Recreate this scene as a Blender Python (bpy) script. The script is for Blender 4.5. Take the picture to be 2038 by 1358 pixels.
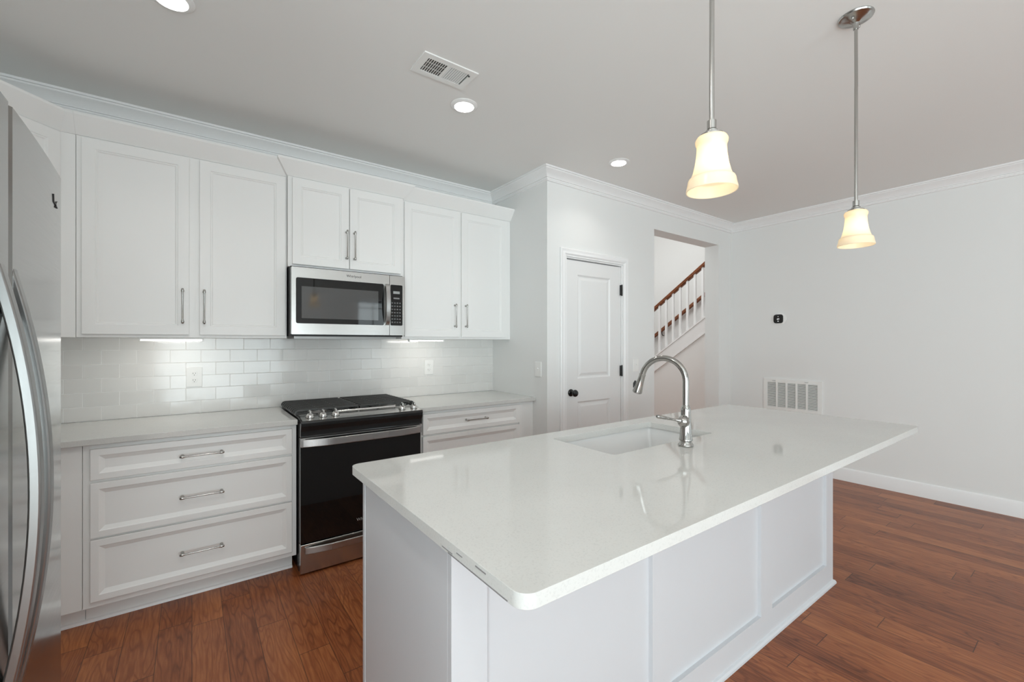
import bpy, bmesh, math, random
from mathutils import Vector, Matrix
from math import sin, cos, pi, radians, sqrt
random.seed(7)
scene = bpy.context.scene
for o in list(bpy.data.objects):
    bpy.data.objects.remove(o)
COL = scene.collection

# ---------------------------------------------------------------- camera
YAW = 0.6288
cam_d = bpy.data.cameras.new('camera')
cam_d.sensor_width = 36.0
cam_d.lens = 870.73 / 2038 * 36
cam_d.shift_x = 0.0018
cam_d.shift_y = 0.00168
cam_d.clip_start = 0.02
cam = bpy.data.objects.new('camera', cam_d)
cam.location = (0, 0, 1.3705)
cam.rotation_euler = (pi / 2, 0, -YAW)
COL.objects.link(cam)
scene.camera = cam

# ---------------------------------------------------------------- view, sky, daylight
scene.view_settings.view_transform = 'Standard'
scene.view_settings.look = 'None'
scene.view_settings.gamma = 1.0
scene.view_settings.use_curve_mapping = False
scene.view_settings.exposure = 0.26
scene.cycles.diffuse_bounces = 8
scene.cycles.sample_clamp_indirect = 6.0

w = bpy.data.worlds.new('overcast_sky')
scene.world = w
w.use_nodes = True
wb = w.node_tree.nodes['Background']
wb.inputs[0].default_value = (0.86, 0.92, 1.0, 1)
wb.inputs[1].default_value = 0.2


def area(name, loc, rot, sx, sy, power, color):
    d = bpy.data.lights.new(name, 'AREA')
    d.shape = 'RECTANGLE'
    d.size = sx
    d.size_y = sy
    d.energy = power
    d.color = color
    o = bpy.data.objects.new(name, d)
    o.location = loc
    o.rotation_euler = rot
    COL.objects.link(o)
    return o


DAY = (0.84, 0.965, 1.0)
# daylight outside the rear window and three unseen openings added to light the room
area('added_patio_light', (0.25, -4.30, 1.0), (radians(128), 0, 0), 2.8, 2.2, 122, DAY)  # lights the room through the added patio door
area('daylight_window', (3.45, -4.25, 1.5), (radians(120), 0, 0), 1.0, 2.0, 16, DAY)
area('added_side_light', (5.60, -1.9, 1.25), (radians(125), 0, radians(90)), 2.6, 2.2, 14, DAY)  # weak light through the added right-hand window
area('added_left_light', (-1.50, -1.7, 1.25), (radians(125), 0, radians(-90)), 2.6, 2.0, 150, DAY)  # strong side light through the added left window
area('stair_fill_light', (5.2, 4.2, 4.2), (0, 0, 0), 1.5, 1.5, 36, (.96, 1, 1))  # unseen lamp under the hall ceiling, added to brighten the stairwell


def bulb(name, kind, loc, power, color, size=0.05, rot=(0, 0, 0), spot=None, parent=None):
    d = bpy.data.lights.new(name, kind)
    d.energy = power
    d.color = color
    if kind == 'AREA':
        d.spread = radians(125)
        d.shape = 'DISK'
        d.size = size
    else:
        d.shadow_soft_size = size
    if kind == 'SPOT':
        d.spot_size = radians(spot)
        d.spot_blend = 0.8
    o = bpy.data.objects.new(name, d)
    o.location = loc
    o.rotation_euler = rot
    COL.objects.link(o)
    if parent is not None:
        o.parent = parent
        o.location = Vector(loc) - ROOT_LOC.get(parent.name, Vector((0, 0, 0)))
    return o


# ---------------------------------------------------------------- materials
def new_mat(name):
    m = bpy.data.materials.new(name)
    m.use_nodes = True
    nt = m.node_tree
    return m, nt, nt.nodes['Principled BSDF']


def plain(name, col, rough=0.5, metal=0.0, spec=0.5, coat=0.0, noise=0.0, nscale=40.0, bump=0.0, bscale=200.0):
    m, nt, b = new_mat(name)
    b.inputs['Base Color'].default_value = (*col, 1)
    b.inputs['Roughness'].default_value = rough
    b.inputs['Metallic'].default_value = metal
    b.inputs['Specular IOR Level'].default_value = spec
    b.inputs['Coat Weight'].default_value = coat
    b.inputs['Coat Roughness'].default_value = 0.05
    tc = nt.nodes.new('ShaderNodeTexCoord')
    if noise > 0:
        n = nt.nodes.new('ShaderNodeTexNoise')
        n.inputs['Scale'].default_value = nscale
        n.inputs['Detail'].default_value = 4
        nt.links.new(tc.outputs['Object'], n.inputs['Vector'])
        r = nt.nodes.new('ShaderNodeMapRange')
        r.inputs['From Min'].default_value = 0.3
        r.inputs['From Max'].default_value = 0.7
        r.inputs['To Min'].default_value = 1 - noise
        r.inputs['To Max'].default_value = 1 + noise
        nt.links.new(n.outputs['Fac'], r.inputs['Value'])
        mx = nt.nodes.new('ShaderNodeVectorMath')
        mx.operation = 'SCALE'
        mx.inputs[0].default_value = col
        nt.links.new(r.outputs['Result'], mx.inputs['Scale'])
        nt.links.new(mx.outputs[0], b.inputs['Base Color'])
    if bump > 0:
        n2 = nt.nodes.new('ShaderNodeTexNoise')
        n2.inputs['Scale'].default_value = bscale
        n2.inputs['Detail'].default_value = 3
        nt.links.new(tc.outputs['Object'], n2.inputs['Vector'])
        bp = nt.nodes.new('ShaderNodeBump')
        bp.inputs['Strength'].default_value = bump
        bp.inputs['Distance'].default_value = 0.001
        nt.links.new(n2.outputs['Fac'], bp.inputs['Height'])
        nt.links.new(bp.outputs['Normal'], b.inputs['Normal'])
    return m


def emis(name, col, strength, base=(0.9, 0.9, 0.9)):
    m, nt, b = new_mat(name)
    b.inputs['Base Color'].default_value = (*base, 1)
    b.inputs['Emission Color'].default_value = (*col, 1)
    b.inputs['Emission Strength'].default_value = strength
    return m


def brushed(name, col, rough, axis=2, scale=300.0, amount=0.06):
    """metal with fine brushing lines running along the given axis"""
    m, nt, b = new_mat(name)
    b.inputs['Base Color'].default_value = (*col, 1)
    b.inputs['Metallic'].default_value = 1.0
    tc = nt.nodes.new('ShaderNodeTexCoord')
    mp = nt.nodes.new('ShaderNodeMapping')
    s = [scale, scale, scale]
    s[axis] = 2.0
    mp.inputs['Scale'].default_value = s
    nt.links.new(tc.outputs['Object'], mp.inputs['Vector'])
    n = nt.nodes.new('ShaderNodeTexNoise')
    n.inputs['Scale'].default_value = 1.0
    n.inputs['Detail'].default_value = 2
    nt.links.new(mp.outputs[0], n.inputs['Vector'])
    r = nt.nodes.new('ShaderNodeMapRange')
    r.inputs['To Min'].default_value = rough - amount
    r.inputs['To Max'].default_value = rough + amount
    nt.links.new(n.outputs['Fac'], r.inputs['Value'])
    nt.links.new(r.outputs['Result'], b.inputs['Roughness'])
    return m


M = {}
M['wall'] = plain('wall_paint', (0.79, 0.795, 0.785), 0.75, bump=0.15, bscale=350)
M['hall'] = plain('hall_paint', (0.84, 0.84, 0.83), 0.75)
M['ceiling'] = plain('ceiling_paint', (0.82, 0.82, 0.805), 0.85, bump=0.1, bscale=300)
M['trim'] = plain('trim_paint', (0.86, 0.86, 0.86), 0.35)
M['cab'] = plain('cabinet_paint', (0.88, 0.878, 0.865), 0.38)
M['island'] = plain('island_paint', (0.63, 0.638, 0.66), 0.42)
M['door'] = plain('door_paint', (0.80, 0.80, 0.795), 0.38)
M['plastic'] = plain('white_plastic', (0.86, 0.86, 0.84), 0.3)
M['slot'] = plain('dark_slot', (0.06, 0.055, 0.05), 0.6)
M['ventdark'] = plain('duct_shadow', (0.05, 0.048, 0.045), 0.8)
M['ventwhite'] = plain('vent_enamel', (0.83, 0.83, 0.81), 0.35)
M['black'] = plain('black_enamel', (0.012, 0.012, 0.012), 0.12)
M['blackglass'] = plain('black_glass', (0.006, 0.006, 0.006), 0.03, spec=0.5)
M['blackmatte'] = plain('black_plastic', (0.02, 0.02, 0.02), 0.5)
M['iron'] = plain('cast_iron', (0.05, 0.05, 0.048), 0.33, bump=0.15, bscale=400)
M['steel'] = brushed('stainless_steel', (0.56, 0.555, 0.54), 0.24, axis=0)
M['steel_fridge'] = brushed('stainless_steel_fridge', (0.345, 0.34, 0.33), 0.15, axis=1, scale=260, amount=0.05)
M['steel_handle'] = brushed('stainless_handle', (0.50, 0.50, 0.495), 0.30, axis=2)
M['steel_handle_dark'] = brushed('refrigerator_handle_steel', (0.33, 0.33, 0.325), 0.32, axis=2)
M['nickel'] = plain('brushed_nickel', (0.45, 0.44, 0.42), 0.24, metal=1.0)
M['chrome'] = plain('polished_steel', (0.46, 0.45, 0.43), 0.12, metal=1.0)
M['pull'] = plain('satin_nickel_pull', (0.42, 0.41, 0.39), 0.25, metal=1.0)
M['knobsteel'] = plain('knob_steel', (0.75, 0.74, 0.72), 0.18, metal=1.0)
M['bronze'] = plain('black_bronze', (0.008, 0.008, 0.008), 0.2)
M['sink'] = plain('white_sink_ceramic', (0.80, 0.80, 0.795), 0.15, coat=0.5)
M['lens'] = emis('downlight_lens', (1, 0.985, 0.95), 14)
M['tube'] = emis('undercabinet_tube', (1, 0.98, 0.94), 2.0)
M['digits'] = emis('screen_digits', (0.9, 0.95, 1.0), 0.5)
M['mark'] = plain('grey_lettering', (0.35, 0.35, 0.35), 0.4)
M['markdark'] = plain('dark_lettering', (0.03, 0.03, 0.03), 0.4)
M['caulk'] = plain('chipped_edge_grime', (0.25, 0.24, 0.24), 0.7)
M['bark'] = plain('tree_bark', (0.06, 0.05, 0.045), 0.9)
M['lawn'] = plain('winter_lawn', (0.12, 0.13, 0.06), 0.9, noise=0.3, nscale=3)


def mat_glass_shade():
    m, nt, b = new_mat('frosted_shade_glass')
    b.inputs['Base Color'].default_value = (0.90, 0.83, 0.70, 1)
    b.inputs['Roughness'].default_value = 0.25
    tr = nt.nodes.new('ShaderNodeBsdfTranslucent')
    tr.inputs[0].default_value = (1.0, 0.92, 0.78, 1)
    mx = nt.nodes.new('ShaderNodeMixShader')
    mx.inputs[0].default_value = 0.5
    nt.links.new(b.outputs[0], mx.inputs[1])
    nt.links.new(tr.outputs[0], mx.inputs[2])
    nt.links.new(mx.outputs[0], nt.nodes['Material Output'].inputs[0])
    return m


def mat_pane():
    m, nt, b = new_mat('window_pane_glass')
    t = nt.nodes.new('ShaderNodeBsdfTransparent')
    g = nt.nodes.new('ShaderNodeBsdfGlossy')
    g.inputs['Roughness'].default_value = 0.02
    mx = nt.nodes.new('ShaderNodeMixShader')
    mx.inputs[0].default_value = 0.06
    nt.links.new(t.outputs[0], mx.inputs[1])
    nt.links.new(g.outputs[0], mx.inputs[2])
    nt.links.new(mx.outputs[0], nt.nodes['Material Output'].inputs[0])
    return m


def mat_quartz():
    m, nt, b = new_mat('white_quartz')
    tc = nt.nodes.new('ShaderNodeTexCoord')
    v = nt.nodes.new('ShaderNodeTexVoronoi')
    v.inputs['Scale'].default_value = 260
    nt.links.new(tc.outputs['Object'], v.inputs['Vector'])
    n = nt.nodes.new('ShaderNodeTexNoise')
    n.inputs['Scale'].default_value = 190
    n.inputs['Detail'].default_value = 6
    nt.links.new(tc.outputs['Object'], n.inputs['Vector'])
    n2 = nt.nodes.new('ShaderNodeTexNoise')
    n2.inputs['Scale'].default_value = 2.5
    n2.inputs['Detail'].default_value = 5
    nt.links.new(tc.outputs['Object'], n2.inputs['Vector'])
    cr = nt.nodes.new('ShaderNodeValToRGB')
    cr.color_ramp.elements[0].position = 0.33
    cr.color_ramp.elements[0].color = (0.60, 0.598, 0.578, 1)
    cr.color_ramp.elements[1].position = 0.47
    cr.color_ramp.elements[1].color = (0.65, 0.648, 0.625, 1)
    nt.links.new(n.outputs['Fac'], cr.inputs[0])
    mr = nt.nodes.new('ShaderNodeMapRange')
    mr.inputs['From Min'].default_value = 0.35
    mr.inputs['From Max'].default_value = 0.65
    mr.inputs['To Min'].default_value = 0.975
    mr.inputs['To Max'].default_value = 1.02
    nt.links.new(n2.outputs['Fac'], mr.inputs['Value'])
    sc = nt.nodes.new('ShaderNodeVectorMath')
    sc.operation = 'SCALE'
    nt.links.new(cr.outputs[0], sc.inputs[0])
    nt.links.new(mr.outputs['Result'], sc.inputs['Scale'])
    nt.links.new(sc.outputs[0], b.inputs['Base Color'])
    b.inputs['Roughness'].default_value = 0.06
    b.inputs['Specular IOR Level'].default_value = 0.4
    return m


def math_node(nt, op, a, b=None, c=None):
    n = nt.nodes.new('ShaderNodeMath')
    n.operation = op
    for i, v in enumerate((a, b, c)):
        if v is None:
            continue
        if isinstance(v, (int, float)):
            n.inputs[i].default_value = v
        else:
            nt.links.new(v, n.inputs[i])
    return n.outputs[0]


def mat_tile():
    m, nt, b = new_mat('grey_subway_tile')
    tc = nt.nodes.new('ShaderNodeTexCoord')
    sp = nt.nodes.new('ShaderNodeSeparateXYZ')
    nt.links.new(tc.outputs['Object'], sp.inputs[0])
    cb = nt.nodes.new('ShaderNodeCombineXYZ')
    nt.links.new(sp.outputs['X'], cb.inputs['X'])
    nt.links.new(sp.outputs['Z'], cb.inputs['Y'])
    br = nt.nodes.new('ShaderNodeTexBrick')
    br.offset = 0.5
    br.offset_frequency = 2
    br.inputs['Scale'].default_value = 1.0
    br.inputs['Brick Width'].default_value = 0.159
    br.inputs['Row Height'].default_value = 0.082
    br.inputs['Mortar Size'].default_value = 0.0021
    br.inputs['Mortar Smooth'].default_value = 0.3
    br.inputs['Color1'].default_value = (0.75, 0.745, 0.725, 1)
    br.inputs['Color2'].default_value = (0.79, 0.785, 0.765, 1)
    br.inputs['Mortar'].default_value = (0.93, 0.93, 0.915, 1)
    nt.links.new(cb.outputs[0], br.inputs['Vector'])
    nt.links.new(br.outputs['Color'], b.inputs['Base Color'])
    r = nt.nodes.new('ShaderNodeMapRange')
    r.inputs['To Min'].default_value = 0.12
    r.inputs['To Max'].default_value = 0.7
    nt.links.new(br.outputs['Fac'], r.inputs['Value'])
    nt.links.new(r.outputs['Result'], b.inputs['Roughness'])
    # every tile sits at its own slight tilt
    u = math_node(nt, 'DIVIDE', sp.outputs['X'], 0.159)
    row = math_node(nt, 'FLOOR', math_node(nt, 'DIVIDE', sp.outputs['Z'], 0.082))
    odd = math_node(nt, 'MULTIPLY', math_node(nt, 'SUBTRACT', 1.0, math_node(nt, 'MODULO', row, 2.0)), 0.5)
    idx = math_node(nt, 'FLOOR', math_node(nt, 'ADD', u, odd))
    cc = nt.nodes.new('ShaderNodeCombineXYZ')
    nt.links.new(idx, cc.inputs[0])
    nt.links.new(row, cc.inputs[1])
    wn = nt.nodes.new('ShaderNodeTexWhiteNoise')
    nt.links.new(cc.outputs[0], wn.inputs['Vector'])
    ws = nt.nodes.new('ShaderNodeSeparateXYZ')
    nt.links.new(wn.outputs['Color'], ws.inputs[0])
    tx = math_node(nt, 'MULTIPLY', math_node(nt, 'SUBTRACT', ws.outputs[0], 0.5), 0.016)
    tz = math_node(nt, 'MULTIPLY', math_node(nt, 'SUBTRACT', ws.outputs[1], 0.5), 0.016)
    h = math_node(nt, 'ADD', math_node(nt, 'MULTIPLY', tx, sp.outputs['X']), math_node(nt, 'MULTIPLY', tz, sp.outputs['Z']))
    mor = math_node(nt, 'MULTIPLY', br.outputs['Fac'], -0.0008)
    n = nt.nodes.new('ShaderNodeTexNoise')
    n.inputs['Scale'].default_value = 9
    nt.links.new(tc.outputs['Object'], n.inputs['Vector'])
    hh = math_node(nt, 'ADD', math_node(nt, 'ADD', h, mor), math_node(nt, 'MULTIPLY', n.outputs['Fac'], 0.0012))
    bp = nt.nodes.new('ShaderNodeBump')
    bp.inputs['Strength'].default_value = 1.0
    bp.inputs['Distance'].default_value = 1.0
    nt.links.new(hh, bp.inputs['Height'])
    nt.links.new(bp.outputs['Normal'], b.inputs['Normal'])
    return m


def mat_floor():
    m, nt, b = new_mat('hickory_planks')
    tc = nt.nodes.new('ShaderNodeTexCoord')
    sp = nt.nodes.new('ShaderNodeSeparateXYZ')
    nt.links.new(tc.outputs['Object'], sp.inputs[0])
    X, Y = sp.outputs['X'], sp.outputs['Y']
    W = 0.127
    rx = math_node(nt, 'DIVIDE', X, W)
    row = math_node(nt, 'FLOOR', rx)
    fx = math_node(nt, 'FRACT', rx)
    wr = nt.nodes.new('ShaderNodeTexWhiteNoise')
    wr.noise_dimensions = '1D'
    nt.links.new(row, wr.inputs['W'])
    ly = math_node(nt, 'ADD', math_node(nt, 'DIVIDE', Y, 0.95), math_node(nt, 'MULTIPLY', wr.outputs['Value'], 7.3))
    pid = math_node(nt, 'FLOOR', ly)
    fy = math_node(nt, 'FRACT', ly)
    cc = nt.nodes.new('ShaderNodeCombineXYZ')
    nt.links.new(row, cc.inputs[0])
    nt.links.new(pid, cc.inputs[1])
    wn = nt.nodes.new('ShaderNodeTexWhiteNoise')
    nt.links.new(cc.outputs[0], wn.inputs['Vector'])
    # plank-local grain coordinates
    off = nt.nodes.new('ShaderNodeVectorMath')
    off.operation = 'MULTIPLY_ADD'
    nt.links.new(wn.outputs['Color'], off.inputs[0])
    off.inputs[1].default_value = (9, 9, 9)
    st = nt.nodes.new('ShaderNodeVectorMath')
    st.operation = 'MULTIPLY'
    nt.links.new(tc.outputs['Object'], st.inputs[0])
    st.inputs[1].default_value = (1.0, 0.15, 1.0)
    nt.links.new(st.outputs[0], off.inputs[2])
    # cathedral figure: contour lines of a stretched noise
    n1 = nt.nodes.new('ShaderNodeTexNoise')
    n1.inputs['Scale'].default_value = 7.0
    n1.inputs['Detail'].default_value = 2.5
    n1.inputs['Roughness'].default_value = 0.5
    nt.links.new(off.outputs[0], n1.inputs['Vector'])
    rings = math_node(nt, 'SINE', math_node(nt, 'MULTIPLY', n1.outputs['Fac'], 120.0))
    rings = math_node(nt, 'POWER', math_node(nt, 'MULTIPLY_ADD', rings, 0.5, 0.5), 6.0)
    # fine pores
    st2 = nt.nodes.new('ShaderNodeVectorMath')
    st2.operation = 'MULTIPLY'
    nt.links.new(off.outputs[0], st2.inputs[0])
    st2.inputs[1].default_value = (1.0, 0.45, 1.0)
    n2 = nt.nodes.new('ShaderNodeTexNoise')
    n2.inputs['Scale'].default_value = 130.0
    n2.inputs['Detail'].default_value = 4
    nt.links.new(st2.outputs[0], n2.inputs['Vector'])
    n3 = nt.nodes.new('ShaderNodeTexNoise')
    n3.inputs['Scale'].default_value = 5.0
    n3.inputs['Detail'].default_value = 3
    nt.links.new(off.outputs[0], n3.inputs['Vector'])
    pores = math_node(nt, 'MULTIPLY', math_node(nt, 'SUBTRACT', n2.outputs['Fac'], 0.5), 0.9)
    v = math_node(nt, 'MULTIPLY_ADD', wn.outputs['Value'], 0.26, 0.39)
    v = math_node(nt, 'ADD', v, pores)
    v = math_node(nt, 'ADD', v, math_node(nt, 'MULTIPLY', math_node(nt, 'SUBTRACT', n3.outputs['Fac'], 0.5), 0.75))
    brk = nt.nodes.new('ShaderNodeMapRange')
    brk.inputs['From Min'].default_value = 0.42
    brk.inputs['From Max'].default_value = 0.56
    nt.links.new(n2.outputs['Fac'], brk.inputs['Value'])
    rings = math_node(nt, 'MULTIPLY', rings, math_node(nt, 'MULTIPLY_ADD', brk.outputs['Result'], 0.7, 0.3))
    v = math_node(nt, 'SUBTRACT', v, math_node(nt, 'MULTIPLY', rings, 0.30))
    cr = nt.nodes.new('ShaderNodeValToRGB')
    e = cr.color_ramp.elements
    e[0].position = 0.0
    e[0].color = (0.075, 0.017, 0.006, 1)
    e[1].position = 1.0
    e[1].color = (0.50, 0.19, 0.065, 1)
    k = cr.color_ramp.elements.new(0.45)
    k.color = (0.275, 0.082, 0.028, 1)
    nt.links.new(v, cr.inputs[0])
    # seams
    sx = math_node(nt, 'LESS_THAN', math_node(nt, 'MINIMUM', fx, math_node(nt, 'SUBTRACT', 1.0, fx)), 0.010)
    sy = math_node(nt, 'LESS_THAN', math_node(nt, 'MINIMUM', fy, math_node(nt, 'SUBTRACT', 1.0, fy)), 0.0018)
    seam = math_node(nt, 'MAXIMUM', sx, sy)
    mx = nt.nodes.new('ShaderNodeMix')
    mx.data_type = 'RGBA'
    nt.links.new(math_node(nt, 'MULTIPLY', seam, 0.75), mx.inputs['Factor'])
    nt.links.new(cr.outputs[0], mx.inputs['A'])
    mx.inputs['B'].default_value = (0.03, 0.012, 0.008, 1)
    nt.links.new(mx.outputs['Result'], b.inputs['Base Color'])
    b.inputs['Roughness'].default_value = 0.33
    b.inputs['Specular IOR Level'].default_value = 0.36
    hgt = math_node(nt, 'ADD', math_node(nt, 'MULTIPLY', seam, -1.0), math_node(nt, 'MULTIPLY', v, 0.35))
    bp = nt.nodes.new('ShaderNodeBump')
    bp.inputs['Strength'].default_value = 0.35
    bp.inputs['Distance'].default_value = 0.0012
    nt.links.new(hgt, bp.inputs['Height'])
    nt.links.new(bp.outputs['Normal'], b.inputs['Normal'])
    return m


def mat_wood(name, c0, c1, rough=0.3):
    m, nt, b = new_mat(name)
    tc = nt.nodes.new('ShaderNodeTexCoord')
    mp = nt.nodes.new('ShaderNodeMapping')
    mp.inputs['Scale'].default_value = (60, 6, 60)
    nt.links.new(tc.outputs['Object'], mp.inputs['Vector'])
    n = nt.nodes.new('ShaderNodeTexNoise')
    n.inputs['Scale'].default_value = 1
    n.inputs['Detail'].default_value = 4
    nt.links.new(mp.outputs[0], n.inputs['Vector'])
    cr = nt.nodes.new('ShaderNodeValToRGB')
    cr.color_ramp.elements[0].position = 0.3
    cr.color_ramp.elements[0].color = (*c0, 1)
    cr.color_ramp.elements[1].position = 0.7
    cr.color_ramp.elements[1].color = (*c1, 1)
    nt.links.new(n.outputs['Fac'], cr.inputs[0])
    nt.links.new(cr.outputs[0], b.inputs['Base Color'])
    b.inputs['Roughness'].default_value = rough
    return m


M['shade'] = mat_glass_shade()
M['pane'] = mat_pane()
M['quartz'] = mat_quartz()
M['tile'] = mat_tile()
M['floor'] = mat_floor()
M['rail'] = mat_wood('stained_handrail_wood', (0.13, 0.038, 0.013), (0.27, 0.085, 0.030))

# ---------------------------------------------------------------- mesh helpers
ROOT_LOC = {}


class MB:
    def __init__(self):
        self.v = []
        self.f = []

    def add(self, vs, fs):
        n = len(self.v)
        self.v += [tuple(p) for p in vs]
        self.f += [tuple(i + n for i in f) for f in fs]
        return self

    def box(self, x0, x1, y0, y1, z0, z1):
        vs = [(x, y, z) for z in (z0, z1) for y in (y0, y1) for x in (x0, x1)]
        return self.add(vs, [(0, 2, 3, 1), (4, 5, 7, 6), (0, 1, 5, 4), (2, 6, 7, 3), (0, 4, 6, 2), (1, 3, 7, 5)])

    def hexa(self, a, b):
        """closed solid between two quads a and b (4 points each, same order)"""
        return self.add(list(a) + list(b), [(3, 2, 1, 0), (4, 5, 6, 7), (0, 1, 5, 4), (1, 2, 6, 5), (2, 3, 7, 6), (3, 0, 4, 7)])

    def prism(self, prof, p0, p1, axis):
        """profile of 2D points extruded along a world axis from p0 to p1"""
        n = len(prof)

        def mk(t, q):
            if axis == 'x':
                return (t, q[0], q[1])
            if axis == 'y':
                return (q[0], t, q[1])
            return (q[0], q[1], t)
        vs = [mk(p0, q) for q in prof] + [mk(p1, q) for q in prof]
        fs = [tuple(range(n - 1, -1, -1)), tuple(range(n, 2 * n))]
        fs += [(i, (i + 1) % n, n + (i + 1) % n, n + i) for i in range(n)]
        return self.add(vs, fs)

    def lathe(self, prof, c, d=(0, 0, 1), seg=32, cap0=True, cap1=True):
        """prof: (radius, distance along d)"""
        d = Vector(d).normalized()
        a = d.orthogonal().normalized()
        bb = d.cross(a)
        c = Vector(c)
        n0 = []
        vs, fs = [], []
        for r, t in prof:
            for k in range(seg):
                th = 2 * pi * k / seg
                vs.append(c + d * t + (a * cos(th) + bb * sin(th)) * r)
        for i in range(len(prof) - 1):
            for k in range(seg):
                k2 = (k + 1) % seg
                fs.append((i * seg + k, i * seg + k2, (i + 1) * seg + k2, (i + 1) * seg + k))
        if cap0:
            fs.append(tuple(range(seg - 1, -1, -1)))
        if cap1:
            m = (len(prof) - 1) * seg
            fs.append(tuple(range(m, m + seg)))
        return self.add(vs, fs)

    def tube(self, pts, r, seg=12, cap=True):
        pts = [Vector(p) for p in pts]
        rs = r if isinstance(r, (list, tuple)) else [r] * len(pts)
        vs, fs = [], []
        a = None
        for i, p in enumerate(pts):
            if i == 0:
                t = pts[1] - p
            elif i == len(pts) - 1:
                t = p - pts[i - 1]
            else:
                t = (pts[i + 1] - p).normalized() + (p - pts[i - 1]).normalized()
            t.normalize()
            if a is None:
                a = t.orthogonal().normalized()
            a = (a - t * a.dot(t)).normalized()
            b = t.cross(a)
            for k in range(seg):
                th = 2 * pi * k / seg
                vs.append(p + (a * cos(th) + b * sin(th)) * rs[i])
        for i in range(len(pts) - 1):
            for k in range(seg):
                k2 = (k + 1) % seg
                fs.append((i * seg + k, i * seg + k2, (i + 1) * seg + k2, (i + 1) * seg + k))
        if cap:
            fs.append(tuple(range(seg - 1, -1, -1)))
            m = (len(pts) - 1) * seg
            fs.append(tuple(range(m, m + seg)))
        return self.add(vs, fs)

    def sweep_rect(self, pts, side, hw, up, hh):
        """rectangular bar along pts; half width hw along side vector, half height hh along (t x side) or given up list"""
        vs, fs = [], []
        side = Vector(side).normalized()
        pts = [Vector(p) for p in pts]
        for i, p in enumerate(pts):
            if i == 0:
                t = pts[1] - p
            elif i == len(pts) - 1:
                t = p - pts[i - 1]
            else:
                t = pts[i + 1] - pts[i - 1]
            t.normalize()
            n = t.cross(side).normalized()
            for s, q in ((-1, -1), (1, -1), (1, 1), (-1, 1)):
                vs.append(p + side * s * hw + n * q * hh)
        for i in range(len(pts) - 1):
            for k in range(4):
                k2 = (k + 1) % 4
                fs.append((i * 4 + k, i * 4 + k2, i * 4 + 4 + k2, i * 4 + 4 + k))
        fs.append((3, 2, 1, 0))
        m = (len(pts) - 1) * 4
        fs.append((m, m + 1, m + 2, m + 3))
        return self.add(vs, fs)

    def panel(self, w, h, rings, thick, T):
        """door-like slab: local u (0..w), v (0..h), depth outwards; rings = (inset, depth) from the edge in.
        T maps (u, v, d) to the world, d measured from the front face (0), negative = recessed"""
        vs, fs = [], []
        full = [(0.0, -thick), (0.0, -0.0015), (0.0015, 0.0)] + rings
        for ins, dep in full:
            vs += [T(ins, ins, dep), T(w - ins, ins, dep), T(w - ins, h - ins, dep), T(ins, h - ins, dep)]
        for i in range(len(full) - 1):
            for k in range(4):
                k2 = (k + 1) % 4
                fs.append((i * 4 + k, i * 4 + k2, i * 4 + 4 + k2, i * 4 + 4 + k))
        m = (len(full) - 1) * 4
        fs.append((m, m + 1, m + 2, m + 3))
        fs.append((3, 2, 1, 0))
        return self.add(vs, fs)

    def build(self, name, mat, parent=None, bevel=0.0, smooth=35, seg=2):
        base = Vector((0, 0, 0))
        if parent is not None:
            base = ROOT_LOC[parent.name]
        me = bpy.data.meshes.new(name)
        me.from_pydata([tuple(Vector(p) - base) for p in self.v], [], self.f)
        bm = bmesh.new()
        bm.from_mesh(me)
        bmesh.ops.recalc_face_normals(bm, faces=bm.faces)
        bm.to_mesh(me)
        bm.free()
        me.materials.append(M[mat] if isinstance(mat, str) else mat)
        if smooth:
            for p in me.polygons:
                p.use_smooth = True
            me.set_sharp_from_angle(angle=radians(smooth))
        o = bpy.data.objects.new(name, me)
        COL.objects.link(o)
        if parent is not None:
            o.parent = parent
        ROOT_LOC[o.name] = base
        if bevel > 0:
            b = o.modifiers.new('edge', 'BEVEL')
            b.width = bevel
            b.segments = seg
            b.limit_method = 'ANGLE'
            b.angle_limit = radians(40)
        return o


def tag(o, label, cat, group=None, kind=None):
    if label:
        o['label'] = label
    if cat:
        o['category'] = cat
    if group:
        o['group'] = group
    if kind:
        o['kind'] = kind
    return o


def thing(name, loc, label, cat, group=None):
    o = bpy.data.objects.new(name, None)
    o.empty_display_size = 0.1
    o.location = loc
    COL.objects.link(o)
    ROOT_LOC[o.name] = Vector(loc)
    return tag(o, label, cat, group)


def struct_empty(name, loc):
    o = bpy.data.objects.new(name, None)
    o.location = loc
    COL.objects.link(o)
    ROOT_LOC[o.name] = Vector(loc)
    o['kind'] = 'structure'
    return o


def struct(name, mb, mat, **k):
    o = mb.build(name, mat, None, **k)
    o['kind'] = 'structure'
    return o


def dup(root, loc, label=None):
    c = root.copy()
    COL.objects.link(c)
    c.location = loc
    ROOT_LOC[c.name] = Vector(loc)
    if label:
        c['label'] = label
    for ch in list(root.children):
        d = ch.copy()
        COL.objects.link(d)
        d.parent = c
        for g in list(ch.children):
            e = g.copy()
            COL.objects.link(e)
            e.parent = d
    return c


def TF(x0, y, z0, flip=False):
    """front-facing panel map: u -> +x, v -> +z, outwards -> -y"""
    return lambda u, v, d: (x0 + u, y - d, z0 + v)


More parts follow.
